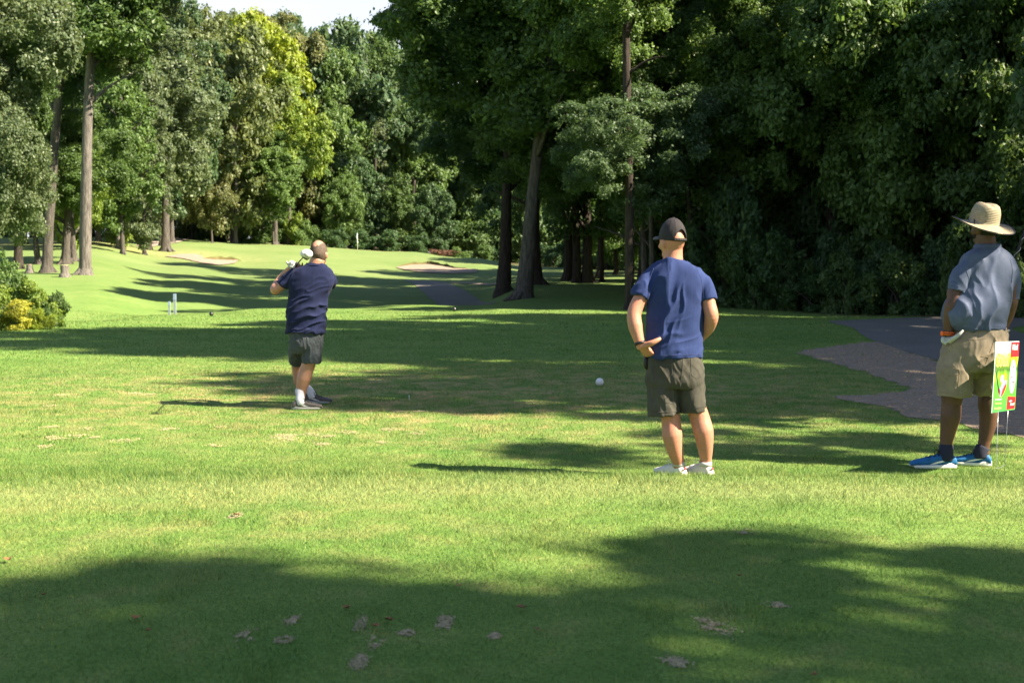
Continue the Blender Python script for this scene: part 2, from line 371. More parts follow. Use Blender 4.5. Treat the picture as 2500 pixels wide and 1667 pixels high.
def crumbs():
    n = 5200; x0, y0 = DIRTB.min(0); x1, y1 = DIRTB.max(0); x = rng.uniform(x0, x1, n); y = rng.uniform(y0, y1, n); k = in_poly(DIRTB, x, y); x, y = x[k], y[k]; n = len(x)
    z = H(x, y)+.007; r_ = rng.uniform(.006, .020, n)*rng.uniform(.5, 1.3, n); a = rng.uniform(0, 6.28, n)
    P = np.stack([x, y, z], 1); V = np.empty((n, 4, 3))
    for i in range(3): V[:, i] = P+np.stack([np.cos(a+i*2.1)*r_*1.3, np.sin(a+i*2.1)*r_, np.zeros(n)], 1)
    V[:, 3] = P+np.stack([0*r_, 0*r_, r_*.9], 1); b = np.arange(n)[:, None]*4
    F = np.concatenate([b+np.array([[0, 1, 3]]), b+np.array([[1, 2, 3]]), b+np.array([[2, 0, 3]])])
    o = mesh_np('gravel', V.reshape(-1, 3), F, simple('grit_brown', (.27, .195, .135), .95, .45, 8), smooth=False); tag(o, 'loose grit and small stones on the bare dirt', 'gravel', kind='stuff')
crumbs()
def pxpoly(l, Y0=60): return [tuple(gpt(u, v, Y0)) for u, v in l]
B1 = [(402, 627), (440, 621), (485, 622), (505, 634), (540, 636), (585, 636), (572, 644), (530, 649), (490, 643), (455, 634)]
B2 = [(965, 654), (1000, 648), (1045, 646), (1085, 652), (1110, 657), (1168, 659), (1160, 667), (1100, 669), (1040, 667), (1000, 662)]
for b in (B1, B2): sheet('sand_bunker', pxpoly(b, 90), SAND, .6, .12, .07, edge=.3)
SOIL = simple('lip_soil', (.10, .085, .035), .95, .4, 3, .6, .05, .1)
def lip(l, hgt):
    P = [gpt(u, v, 90) for u, v in l]; Q = []
    for a, b in zip(P[:-1], P[1:]):
        for k in range(5): Q.append(a+(b-a)*k/5)
    Q.append(P[-1]); n = len(Q); V = []
    for k, q in enumerate(Q):
        e = hgt*math.sin(math.pi*min(1, max(0, k/(n-1))))**.5*(.7+.6*float(hsh(np.array([k]), np.array([3]), np.array([1]), 5)[0])); z = h(q[0], q[1]); V += [(q[0], q[1]-.1, z-.1), (q[0], q[1], z+e*.85), (q[0], q[1]+.5, z+e), (q[0], q[1]+1.6, z-.05)]
    F = [[k*4+j, (k+1)*4+j, (k+1)*4+j+1, k*4+j+1] for k in range(n-1) for j in range(3)]
    o = mesh_py('bunker_lip', V, F, SOIL); o.data.materials.append(GRM)
    for i, p_ in enumerate(o.data.polygons): p_.material_index = 0 if i % 3 == 0 else 1
    tag(o, kind='structure')
lip([(968, 653), (1000, 647.5), (1045, 645.5), (1085, 651), (1110, 656.5), (1150, 658)], .34); lip([(492, 634), (530, 633), (560, 634.5), (590, 637)], .30)
sheet('gravel_track', pxpoly([(330, 600), (370, 590), (420, 583), (440, 577), (470, 585), (440, 592), (400, 598), (350, 606)], 90), GRAVEL, .8, .3, .06, edge=.4)
sheet('gravel_track', [tuple(gpt(1090, 690, 60)), tuple(gpt(1150, 690, 60)), tuple(gpt(1225, 691, 60)), tuple(gpt(1225, 694, 60)), tuple(gpt(1150, 693.5, 60)), tuple(gpt(1100, 693, 60))], GRAVEL, .8, .1, .05, edge=.4)

# sandy divots in the near tee: loose grains strewn thickly at the middle, thinning outward
def grains(cx, cy, rx, ry, skew, n, gr, mat, name, seed, lift=.009):
    r = np.random.default_rng(seed); q = r.normal(size=(n, 2))*np.array([[rx, ry]])*.5; lump = fbm(np.stack([q[:, 0]*28+seed, q[:, 1]*28, 0*q[:, 0]], 1), seed, 2) > .43; q = q[lump]; n = len(q)
    x = cx+q[:, 0]; y = cy+q[:, 1]-skew*q[:, 0]; z = H(x, y)+r.uniform(.002, lift, n); g = gr*r.uniform(.5, 1.4, n); V = np.empty((n, 4, 3)); a = r.uniform(0, 6.28, n)
    for i in range(3): V[:, i] = np.stack([x+np.cos(a+i*2.1)*g, y+np.sin(a+i*2.1)*g, z], 1)
    V[:, 3] = np.stack([x, y, z+g*.7], 1); b = np.arange(n)[:, None]*4
    F = np.concatenate([b+np.array([[0, 1, 3]]), b+np.array([[1, 2, 3]]), b+np.array([[2, 0, 3]])]); o = mesh_np(name, V.reshape(-1, 3), F, mat, smooth=False); tag(o, kind='structure')
DIV = [(600, 1558, 30, 20), (878, 1626, 28, 26), (1085, 1529, 26, 26), (882, 1524, 20, 18), (715, 1515, 24, 12), (922, 1568, 22, 26), (992, 1552, 22, 10), (692, 1566, 22, 10), (1738, 1535, 60, 22), (1650, 1618, 40, 12), (1815, 1300, 24, 8), (1900, 1483, 34, 7), (1208, 1560, 14, 8), (575, 1262, 18, 7)]
for i, (u, v, w, hh) in enumerate(DIV):
    c0 = gpt(u, v, 3.5); wx = w/FPX*c0[1]; dyv = abs(gpt(u, v-hh, 3.5)[1]-gpt(u, v+hh, 3.5)[1])/2
    sk = .6 if i in (8, 9) else 0
    grains(c0[0], c0[1], wx*.75, dyv*.75, .6*dyv/wx if i in (8, 9) else 0, 620, .0042, SANDN, 'sand_patch', 300+i, .006)
for k in range(34):
    u = random.uniform(60, 1150); v = random.uniform(1040, 1100) if k < 22 else random.uniform(930, 1010)
    if 640 < u < 830 and v < 1015: continue
    c0 = gpt(u, v, 8.3); a0 = random.uniform(.04, .08)
    grains(c0[0], c0[1], a0*1.5, a0*1.5, 0, 170, .007, DRYG, 'worn_turf', 400+k, .010)

# ------------------------------------------------------------------ grass blades (uncountable: one object)
def blades():
    xs_, ys_, sc_ = [], [], []
    for y0, y1, dens, s in ((3.4, 6, 11000, .95), (6, 9.5, 7000, 1.12), (9.5, 14, 3000, 1.5), (14, 20, 1300, 2.0), (20, 30, 420, 2.8), (30, 46, 110, 4.2)):
        A = .5*(y1*y1-y0*y0)*.90; n = int(A*dens)
        y = np.sqrt(rng.uniform(y0*y0, y1*y1, n)); x = rng.uniform(-.445, .455, n)*y
        xs_.append(x); ys_.append(y); sc_.append(np.full(n, s))
        m = int((y1-y0)*5.2*dens*.62); y = rng.uniform(y0, y1, m); d = rng.uniform(0, 2.6, m); sd = rng.uniform(size=m) < .5
        xs_.append(np.where(sd, -.445*y-d, .455*y+d)); ys_.append(y); sc_.append(np.full(m, s*1.15))
    for dens, s in ((5200, 1.2),):
        m = int(9*1.9*dens*.6); xs_.append(rng.uniform(-4.2, 4.8, m)); ys_.append(rng.uniform(1.5, 3.4, m)); sc_.append(np.full(m, s))
    x = np.concatenate(xs_); y = np.concatenate(ys_); s = np.concatenate(sc_)
    keep = np.ones(len(x), bool)
    for i, b in enumerate(POLYS):
        x0, y0 = b.min(0); x1, y1 = b.max(0)
        k = np.where((x > x0) & (x < x1) & (y > y0) & (y < y1))[0]
        if len(k):
            ins = in_poly(b, x[k], y[k]); kk = k[ins]
            nz_ = fbm(np.stack([x[kk]*2.2, y[kk]*2.2, 0*x[kk]], 1), 77, 3); thin = rng.uniform(0, 1, len(kk)) < (1.0 if i in (0, 1) else (np.where(nz_ > .60, .55, .985) if i < 7 else np.where(nz_ > .5, .35, .8)))
            keep[kk[thin]] = False
    keep &= forest_f(x, y) < rng.uniform(.1, .9, len(x))
    x, y, s = x[keep], y[keep], s[keep]
    n = len(x); z = H(x, y)-.003
    q = np.stack([x*1.2, y*1.2, 0*x], 1); tall = fbm(q, 91, 3)
    rough = np.exp(-((y-7.9)/.8)**2)*.7
    hgt = (.010+.009*tall+.022*rough*rng.uniform(.3, 1, n))*rng.uniform(.55, 1.3, n)*(.75+.45*s)
    tuft = fbm(q*3.1, 57, 2) > .72; hgt[tuft] *= 1.6
    w = .0016*s**1.15*rng.uniform(.7, 1.3, n)
    a = rng.uniform(0, 2*math.pi, n); lean = rng.uniform(.1, 1.15, n); la = rng.uniform(0, 2*math.pi, n)
    dx, dy = np.cos(a)*w, np.sin(a)*w
    tx, ty = np.cos(la)*lean*hgt, np.sin(la)*lean*hgt
    V = np.empty((n, 3, 3)); V[:, 0] = np.stack([x-dx, y-dy, z], 1); V[:, 1] = np.stack([x+dx, y+dy, z], 1)
    V[:, 2] = np.stack([x+tx, y+ty, z+hgt], 1)
    F = np.arange(3*n).reshape(n, 3)
    r = np.repeat(rng.uniform(0, 1, n), 3); wn_ = np.repeat(worn_f(x, y), 3)
    o = mesh_np('grass', V.reshape(-1, 3), F, BLD, smooth=False, attr={'rnd': r, 'worn': wn_, 'pale': np.repeat(pale_f(x, y), 3)})
    tag(o, 'short mown green grass covering the tee', 'grass', kind='stuff')
    return n
print('blades', blades())

# ------------------------------------------------------------------ vegetation
def nrm(v): return v/np.maximum(np.linalg.norm(v, axis=1, keepdims=True), 1e-9)
def leaf_mesh(name, C, Nn, size, r):
    n = len(C); rn = nrm(r.normal(size=(n, 3)))
    a = nrm(np.cross(Nn, rn)); b = np.cross(Nn, a)
    L = (size*r.uniform(.65, 1.35, n))[:, None]; Wd = L*r.uniform(.45, .7, n)[:, None]
    V = np.empty((n, 4, 3)); V[:, 0] = C-a*L; V[:, 1] = C+b*Wd-Nn*L*.18; V[:, 2] = C+a*L-Nn*L*.1; V[:, 3] = C-b*Wd-Nn*L*.18
    return V.reshape(-1, 3), np.arange(4*n).reshape(n, 4), np.repeat(r.uniform(0, 1, n), 4)
def crown_mesh(name, seed, aspect, nclump, nleaf, leaf, rc=.22, fill=.25, wob=.55, flat=.62, nlobe=12):
    r = np.random.default_rng(seed)
    # boughs: overlapping lobes at uneven heights, each carrying its own clumps of leaves
    nl = max(5, int(nlobe*r.uniform(.85, 1.15)))
    lz = np.linspace(-.86, .88, nl)+r.normal(size=nl)*.07; la = np.arange(nl)*2.4+r.uniform(-.5, .5, nl)
    env = np.sqrt(np.clip(1-np.clip(lz, -1, 1)**2, .05, 1))*np.where(lz > 0, 1-.18*lz, 1.0)
    lr = r.uniform(.26, .46, nl)*(.75+.35*env); lrad = np.clip(env*r.uniform(.45, 1.08, nl)-lr*.45, 0, 1)
    LC = np.stack([np.cos(la)*lrad, np.sin(la)*lrad, lz*(aspect-.1)], 1)
    LC = np.vstack([LC, np.stack([0*lz[::2], 0*lz[::2], lz[::2]*aspect*.8], 1)]); lr = np.concatenate([lr, lr[::2]*.8])
    w_ = lr**2; li = r.choice(len(lr), nclump, p=w_/w_.sum())
    d = nrm(r.normal(size=(nclump, 3))+nrm(LC*np.array([1, 1, .25])+1e-6)[li]*.5+np.array([0, 0, .25])); rad = r.uniform(.8, 1.08, nclump)
    inner = r.uniform(size=nclump) < fill*.6; rad[inner] = r.uniform(.3, .8, inner.sum())
    rad *= 1+wob*(fbm(d*1.8+5+li[:, None]*3.1, seed, 3)-.5)*1.4
    C = LC[li]+d*(rad*lr[li])[:, None]*np.array([1, 1, .85])
    cr = rc*.62*r.uniform(.55, 1.35, nclump)
    per = (cr**2/np.sum(cr**2)*nleaf).astype(int)+1
    ci = np.repeat(np.arange(nclump), per); n = len(ci)
    out_ = d; up = np.array([0, 0, .55])
    dd = nrm(r.normal(size=(n, 3))+(out_[ci]*.75+up))
    rr = cr[ci]*r.uniform(.25, 1.15, n)**.5; sp_ = r.uniform(size=n) < .12; rr[sp_] *= r.uniform(1.15, 1.75, sp_.sum())
    P = C[ci]+dd*rr[:, None]*np.array([1, 1, flat]); P += r.normal(size=(n, 3))*.028
    Nn = nrm(dd*.85+r.normal(size=(n, 3))*.5+np.array([0, 0, .25]))
    V, F, rn = leaf_mesh(name, P, Nn, leaf, r)
    o = mesh_np(name, V, F, LEAF['mid'], parent=False, smooth=False, attr={'rnd': rn})
    me = o.data; bpy.data.objects.remove(o); return me, C
CR = {}
def reg(kind, k, *a, **kw): CR.setdefault(kind, []).append(crown_mesh('foliage_'+kind, 100*len(CR)+k*7+3, *a, **kw))
for k in range(4): reg('far_tall', k, 2.0, 420, 42000, .036, rc=.20, nlobe=20)
for k in range(3): reg('far_round', k, 1.05, 260, 26000, .037, rc=.21, nlobe=11)
for k in range(3): reg('mid_tall', k, 2.0, 520, 110000, .021, rc=.18, nlobe=20)
for k in range(3): reg('mid_round', k, 1.0, 330, 70000, .022, rc=.20, nlobe=11)
for k in range(2): reg('near_round', k, .85, 330, 56000, .022, rc=.19, fill=.1, wob=.7, nlobe=9)
for k in range(3): reg('shrub', k, .75, 110, 8000, .045, rc=.28, wob=.5, nlobe=7)
for k in range(2): reg('lace', k, .9, 110, 14000, .030, rc=.22, fill=.2, wob=.7, nlobe=8)
for k in range(3): reg('gappy', k, .9, 60, 9000, .030, rc=.20, fill=.1, wob=.9, nlobe=6)
for k in range(2): reg('sparse', k, .8, 100, 9000, .045, rc=.25, fill=.3, wob=.7, nlobe=8)

def tube_pts(path, rad, seg=10, sub=4, jitter=0, seed=0, squash=1.0):
    P = np.array(path, float); Rr = np.array(rad, float); n = len(P)
    t = np.linspace(0, n-1, (n-1)*sub+1); i = np.clip(t.astype(int), 0, n-2); f = (t-i)[:, None]
    Pm = np.vstack([2*P[0]-P[1], P, 2*P[-1]-P[-2]])
    p0, p1, p2, p3 = Pm[i], Pm[i+1], Pm[i+2], Pm[i+3]
    Q = .5*((2*p1)+(-p0+p2)*f+(2*p0-5*p1+4*p2-p3)*f**2+(-p0+3*p1-3*p2+p3)*f**3)
    rr = np.interp(t, np.arange(n), Rr)
    T = nrm(np.gradient(Q, axis=0)); ref = np.array([0, 1, 0.]) if abs(T[0, 1]) < .8 else np.array([1., 0, 0])
    V = []
    for k in range(len(Q)):
        a = np.cross(T[k], ref); a /= np.linalg.norm(a); b = np.cross(T[k], a)
        th = np.linspace(0, 2*math.pi, seg, endpoint=False)
        r_ = rr[k]*np.ones(seg)
        if jitter: r_ = r_*(1+jitter*(hsh(np.arange(seg), np.full(seg, k//2), np.zeros(seg, int), seed)-.5))
        V.append(Q[k]+np.outer(np.cos(th)*r_, a)+np.outer(np.sin(th)*r_*squash, b))
    return loft(V)
def loft(rings, cap=True):
    n = len(rings); s = len(rings[0]); V = np.vstack(rings); F = []
    for i in range(n-1):
        for j in range(s):
            F.append([i*s+j, i*s+(j+1) % s, (i+1)*s+(j+1) % s, (i+1)*s+j])
    V = list(V)
    if cap:
        V.append(np.mean(rings[0], 0)); c0 = len(V)-1; V.append(np.mean(rings[-1], 0)); c1 = len(V)-1
        for j in range(s): F.append([c0, (j+1) % s, j]); F.append([c1, (n-1)*s+j, (n-1)*s+(j+1) % s])
    return np.array(V), F
def join(parts):
    V = []; F = []; o = 0
    for v, f in parts:
        V.append(v); F += [[a+o for a in q] for q in f]; o += len(v)
    return np.vstack(V), F

def copyobj(o, parent):
    c = o.copy(); COL.objects.link(c); c.parent = parent; return c
def trunk_parts(path, rad, limbs=6, top=None, crown_r=3, seed=0, seg=12):
    r = random.Random(seed); P = [np.array(p, float) for p in path]
    # root flare
    d0 = rad[0]; parts = []
    p0 = P[0]; nxt = P[1]-P[0]; nxt = nxt/np.linalg.norm(nxt)
    pp = [p0-nxt*.4, p0+nxt*d0*.15, p0+nxt*d0*.9, p0+nxt*d0*2.6]+P[1:]
    rr = [d0*1.7, d0*1.38, d0*1.12, d0*.98]+list(rad[1:])
    parts.append(tube_pts(pp, rr, seg, 3, .16, seed))
    for k in range(5):
        a = r.uniform(0, 6.28); q = np.array([math.cos(a), math.sin(a), 0])
        parts.append(tube_pts([p0+nxt*d0*1.6+q*d0*.4, p0+nxt*d0*.35+q*d0*1.25, p0-nxt*.12+q*d0*2.4], [d0*.34, d0*.36, d0*.16], 7, 2))
    L_ = len(P)
    for k in range(limbs):
        t = .45+.5*k/max(1, limbs); f = t*(L_-1); i = min(int(f), L_-2); b = P[i]+(P[i+1]-P[i])*(f-i)
        rb = np.interp(f, range(L_), rad)*.5; a = r.uniform(0, 6.28); ln = crown_r*r.uniform(.5, .95)
        e = b+np.array([math.cos(a)*ln, math.sin(a)*ln, ln*r.uniform(.3, .9)])
        m = (b+e)/2+np.array([0, 0, ln*.08])+np.array([r.uniform(-.1, .1)*ln]*3)
        parts.append(tube_pts([b, m, e], [rb, rb*.6, rb*.15], 7, 3))
    return join(parts)
TRK = {}
def std_trunk(k, barkm, parent):
    """shared trunk of unit height 10 m, base radius .35"""
    key = (k, barkm.name)
    if key not in TRK:
        r = random.Random(k); V, F = trunk_parts([(0, 0, 0), (r.uniform(-.2, .2), r.uniform(-.2, .2), 3), (r.uniform(-.4, .4), r.uniform(-.3, .3), 6), (r.uniform(-.6, .6), r.uniform(-.4, .4), 10)], [.25, .21, .17, .06], 7, None, 3.0, k, 10)
        o = mesh_py('trunk', V, F, barkm, None); TRK[key] = o.data; bpy.data.objects.remove(o)
    o = bpy.data.objects.new('trunk', TRK[key]); return link(o, parent)

def tree(name, x, y, height, cr, kind, var, leafk, label, group=None, base=.12, bark=None, zoff=0, cat='tree', trunk=True, rz=None, dz=0):
    """crown fills from base*height to height"""
    z0 = h(x, y)+dz; e = empty(name, (x, y, z0-.05), label, cat, group)
    me, C = CR[kind][var % len(CR[kind])]; asp = (C[:, 2].max()-C[:, 2].min())/2
    cr = max(cr, (height*(1-base))/2/asp*.68)
    o = bpy.data.objects.new('crown', me); link(o, e); o.material_slots[0].link = 'OBJECT'; o.material_slots[0].material = LEAF[leafk]
    b = base*height; half = (height-b)/2; sz = half/asp
    o.location = (0, 0, b+half); o.scale = (cr, cr, sz); o.rotation_euler = (0, 0, rz if rz is not None else (var*1.7+x*.37) % 6.28)
    if trunk:
        t = std_trunk(var % 4, bark or BARK, e); t.scale = (height/26, height/26, height*.85/10); t.rotation_euler = (0, 0, var*1.3)
    return e

def ptree(name, base_uv, Y, path_uv, d_px, leafk, label, crowns, bark=BARK, group=None, seed=1, limbs=5):
    """a tree whose trunk is seen: path_uv [(u,v)..] upward; crowns [(kind,var,u,v,rx_m,rz_m,dy)]"""
    b = W(base_uv[0], base_uv[1], Y); b.z = h(b.x, b.y)
    e = empty(name, b, label, 'tree', group)
    pts = [np.zeros(3)]; rad = [d_px[0]/2*Y/FPX]
    for (u, v), d in zip(path_uv, d_px[1:]):
        pts.append(np.array(W(u, v, Y)-b)); rad.append(d/2*Y/FPX)
    V, F = trunk_parts(pts, rad, limbs, None, crowns[0][4]*.8 if crowns else 2, seed, 14)
    mesh_py('trunk', V, F, bark, e)
    for c in crowns:
        kind, var, u, v, rx, rz, dy = c[:7]; lk = c[7] if len(c) > 7 else leafk
        me, C = CR[kind][var % len(CR[kind])]; asp = (C[:, 2].max()-C[:, 2].min())/2
        o = bpy.data.objects.new('crown', me); link(o, e); o.material_slots[0].link = 'OBJECT'; o.material_slots[0].material = LEAF[lk]
        p = W(u, v, Y+dy)-b; o.location = p; o.scale = (rx, rx, rz/asp); o.rotation_euler = (0, 0, seed*1.1+var)
    return e
#TREES#
exec_trees = True
r3 = random.Random(5)
# --- backdrop behind the green, row by row (u, Y, top v, crown px half-width, kind, leaf)
def backdrop(u, Y, vtop, hw, kind, leafk, label, var, base=.06, group='trees behind the green'):
    x = W(u, 600, Y).x; z0 = h(x, Y); top = W(u, vtop-(14 if 700 < u < 970 and vtop < 70 else 0), Y).z; cr = hw*(1.2 if vtop < 70 else 1)*Y/FPX/1.0
    return tree('broadleaf_tree', x, Y, top-z0, cr, kind, var, leafk, label, group, base)
BD = [
 (575, 150, 72, 118, 'far_round', 'olive', 'broad olive tree with wide rounded crown at the left end of the green', 0.135),
 (518, 146, 345, 60, 'far_round', 'tan', 'small tan olive tree with drooping crown below the broad olive tree', 0.126),
 (470, 158, 20, 95, 'far_tall', 'olive', 'tall olive tree rising left of the broad olive tree', 0.023),
 (640, 166, 40, 92, 'far_round', 'yellow', 'bright yellow green tree showing behind the broad olive crown', 0.320),
 (705, 158, 190, 52, 'far_round', 'lime', 'yellow green tree right of the broad olive crown', 0.304),
 (668, 152, 365, 72, 'far_round', 'light', 'low light green tree with bare lower trunk above the bushes', 0.288),
 (560, 178, 30, 85, 'far_tall', 'olive', 'tall olive brown tree behind the yellow one', 0.023),
 (640, 182, 42, 80, 'far_tall', 'tan', 'tan topped tree against the sky left of the gap', 0.023),
 (722, 186, 50, 78, 'far_tall', 'tan', 'brownish olive tree with uneven top under the sky', .05),
 (770, 194, 52, 80, 'far_round', 'bluish', 'tall blue green tree left of the sky gap', .05),
 (812, 188, 120, 66, 'far_tall', 'light', 'fresh green tree right of the tan one behind the green', .04),
 (850, 204, 84, 60, 'far_tall', 'bluish', 'blue green tree with pointed top under the sky gap', .05),
 (905, 208, 78, 60, 'far_tall', 'mid', 'green tree with lobed top in the sky gap', .05),
 (880, 194, 165, 66, 'far_tall', 'grey', 'grey green tree standing straight behind the flag', .04),
 (962, 216, 92, 66, 'far_tall', 'bluish', 'blue green tree at the right side of the sky gap', .05),
 (945, 204, 150, 66, 'far_tall', 'mid', 'dense green tree right of the flag', .03),
 (1015, 218, 100, 70, 'far_tall', 'mid', 'tall green tree partly behind the dark overhanging boughs', .03),
 (1010, 200, 300, 60, 'far_round', 'light', 'lower light green tree under the overhanging boughs', .03),
 (1085, 210, 240, 80, 'far_round', 'mid', 'green tree left of the brush pile', .03),
 (1160, 205, 300, 80, 'far_round', 'deep', 'dark rounded tree behind the brush pile', .03),
 (1240, 200, 300, 80, 'far_round', 'mid', 'tree behind the twin trunks', .03),
 (845, 172, 425, 34, 'far_round', 'light', 'small bright sapling left of the flag', .1),
 (895, 182, 400, 58, 'far_round', 'deep', 'low dark tree just right of the flag', .05),
 (975, 182, 430, 58, 'far_round', 'mid', 'low tree over the back of the green', .04),
 (1060, 176, 450, 55, 'far_round', 'deep', 'low dark tree beside the brush pile', .05),
]
for i, (u, Y, vt, hw, kind, lk, lab, base) in enumerate(BD): backdrop(u, Y, vt, hw, kind, lk, lab, i, base)
# second and third row, filling the wood behind
RANK = ['left part', 'middle part', 'right part']
for i in range(32):
    u = -140+i*46; Y = 224+(i % 3)*8; vt = 120+((i*37) % 50) if 430 < u < 1000 else (230+((i*37) % 60) if u >= 1000 else -10+((i*37) % 60))
    x = W(u, 600, Y).x; z0 = h(x, Y)
    tree('broadleaf_tree', x, Y, W(u, vt, Y).z-z0, 8.5, 'far_tall', i, ['deep', 'bluish', 'mid'][i % 3], 'tree of the rear rank seen only in gaps between the front crowns, %s of the wood' % RANK[min(2, int((u+140)/500))], 'rear rank of the wood', .02)

# --- left group
LT = [
 (395, 132, 60, 95, 'far_tall', 'grey', 'tall grey green tree behind the thick forked trunk', 0.130),
 (352, 112, 130, 70, 'far_tall', 'grey', 'drooping grey green tree hanging low over the mown slope', 0.050),
 (285, 116, 330, 50, 'far_round', 'lime', 'small yellow green tree beside the pale tall trunk', 0.030),
 (300, 104, 60, 80, 'far_tall', 'light', 'light green tree right of the pale tall trunk', 0.100),
 (420, 140, -20, 90, 'far_tall', 'bluish', 'dark blue green tree left of the olive one', 0.110),
 (240, 124, -30, 110, 'far_tall', 'mid', 'tall green tree between the pale trunk and the leaning trunk', 0.110),
 (150, 118, -30, 110, 'far_tall', 'deep', 'dark tree behind the leaning trunk', 0.110),
 (180, 100, 330, 55, 'far_round', 'lime', 'low yellow green tree behind the twin trunks', 0.060),
 (60, 112, -30, 110, 'far_tall', 'mid', 'green tree behind the small left trunk', 0.110),
 (-40, 104, -30, 110, 'far_tall', 'deep', 'dark tree at the left border of the photo', 0.075),
 (330, 150, -20, 100, 'far_tall', 'deep', 'dark tall tree far back on the left slope', 0.050),
 (200, 150, -20, 120, 'far_tall', 'deep', 'dark tree far back behind the stumps', 0.025),
 (80, 150, -20, 120, 'far_tall', 'bluish', 'blue green tree far back in the left corner', 0.025),
]
for i, (u, Y, vt, hw, kind, lk, lab, base) in enumerate(LT): backdrop(u, Y, vt, hw, kind, lk, lab, i+2, base, 'trees on the left slope')
# trees whose trunks are seen
ptree('tall_tree', (208, 664), 70, [(210, 500), (214, 300), (222, 130), (228, 10), (238, -150)], [29, 26, 23, 19, 15, 7], 'mid', 'tall tree with straight pale trunk on the left slope',
      [('mid_round', 0, 205, -95, 6.0, 6.0, 0), ('mid_round', 1, 300, 40, 3.4, 3.0, 3, 'grey')], BARKL, 'tall trunks on the left slope', 3)
ptree('tall_tree', (114, 656), 72, [(122, 500), (135, 330), (148, 160), (165, -20), (175, -150)], [27, 23, 20, 17, 14, 7], 'deep', 'leaning tall tree with dark trunk and two stumps beside it',
      [('mid_round', 2, 150, -90, 6.2, 6.0, 0), ('mid_round', 0, 95, 130, 3.2, 3.4, 4)], BARK, 'tall trunks on the left slope', 4)
ptree('tree', (45, 652), 76, [(44, 600), (42, 540), (40, 440)], [22, 19, 17, 10], 'mid', 'short dark trunk at the far left of the stumps', [('mid_round', 1, 40, 400, 3.6, 3.6, 0)], BARKD, 'smaller trunks on the left slope', 5, 3)
ptree('tree', (94, 650), 80, [(88, 600), (86, 540), (92, 440)], [15, 13, 12, 8], 'light', 'slender curved trunk between stump and leaning tree', [('mid_round', 2, 95, 400, 3.6, 3.4, 0)], BARK, 'smaller trunks on the left slope', 6, 3)
ptree('tree', (160, 646), 80, [(162, 600), (165, 540), (168, 420)], [22, 19, 17, 9], 'mid', 'brown trunk behind the pale stump', [('mid_round', 0, 160, 380, 3.8, 3.8, 0)], BARK, 'smaller trunks on the left slope', 7, 3)
ptree('tree', (181, 644), 83, [(178, 600), (174, 540), (172, 430)], [17, 14, 12, 8], 'lime', 'thin brown trunk touching the trunk behind the pale stump', [('mid_round', 1, 178, 430, 3.0, 3.0, 2)], BARK, 'smaller trunks on the left slope', 8, 3)
ptree('tree', (404, 582), 122, [(404, 540), (405, 470), (404, 400), (402, 250)], [22, 18, 16, 15, 9], 'grey', 'thick trunk standing beside the gravel track', [('far_round', 0, 395, 290, 5.2, 6.0, 2)], BARK, 'trunks near the gravel track', 9, 4)
ptree('tree', (364, 578), 122, [(365, 545), (366, 500), (366, 420)], [13, 10, 9, 6], 'deep', 'slim trunk left of the gravel track', [('far_round', 1, 362, 420, 3.4, 4, 3)], BARKD, 'trunks near the gravel track', 10, 3)
ptree('tree', (291, 588), 112, [(289, 560), (287, 520), (287, 430)], [14, 10, 8, 6], 'grey', 'small flared trunk under the yellow green foliage', [('far_round', 0, 290, 440, 3.4, 3.6, 2)], BARKL, 'trunks near the gravel track', 11, 3)
ptree('tree', (672, 560), 155, [(672, 500), (674, 450), (672, 380)], [12, 11, 10, 7], 'light', 'single reddish trunk standing above the bushes', [('far_round', 1, 680, 385, 3.2, 3.0, 0, 'light')], BARK, 'trunks behind the green', 12, 4)
ptree('tree', (567, 565), 158, [(566, 530), (562, 490), (558, 400)], [10, 8, 7, 5], 'tan', 'short trunk under the small tan olive tree', [('far_round', 0, 545, 400, 3.4, 4.0, 0)], BARK, 'trunks behind the green', 13, 3)
for (u, d, vt) in ((728, 7, 380), (742, 6, 380), (760, 8, 380), (800, 7, 400), (915, 10, 300), (1010, 8, 380)):
    ptree('tree', (u, 585), 190, [(u+2, 540), (u-2, 490), (u+3, vt+60)], [d, d*.9, d*.8, d*.6], 'deep', 'thin dark trunk standing in the shaded wood behind the green', [('far_round', u % 2, u, vt-60, 3.0, 3.4, 4)], BARKD, 'thin trunks in the wood', u, 2)

# --- right group of big trees with overhanging boughs; lighter leaves paint in backlit flecks
ptree('oak_tree', (1277, 722), 55, [(1290, 600), (1300, 480), (1315, 350), (1340, 200), (1350, 20), (1360, -160)], [40, 33, 29, 26, 22, 18, 8], 'dark', 'big leaning oak with wide flared base right of the cart path',
      [('mid_round', 0, 1300, 60, 5.6, 5.4, 0, 'mid'), ('mid_round', 1, 1170, -20, 3.9, 3.4, 2), ('mid_round', 2, 1330, 340, 3.3, 2.6, 3, 'mid')], BARK, 'big trees right of the cart path', 21, 6)
ptree('oak_tree', (1229, 692), 66, [(1234, 600), (1236, 500), (1240, 380), (1238, 200), (1236, -40)], [34, 27, 24, 21, 18, 8], 'deep', 'straight dark trunk left of the big leaning oak',
      [('mid_round', 2, 1160, 110, 4.6, 4.2, 0), ('mid_round', 0, 1180, 330, 3.8, 2.8, 3), ('mid_round', 1, 1060, 50, 2.9, 2.4, 4, 'dark')], BARKD, 'big trees right of the cart path', 22, 6)
ptree('oak_tree', (1307, 692), 68, [(1305, 600), (1306, 480), (1312, 300), (1318, 60)], [34, 26, 23, 18, 9], 'mid', 'dark trunk close behind the big leaning oak',
      [('mid_round', 1, 1370, 200, 4.6, 5.0, 2)], BARKD, 'big trees right of the cart path', 23, 5)
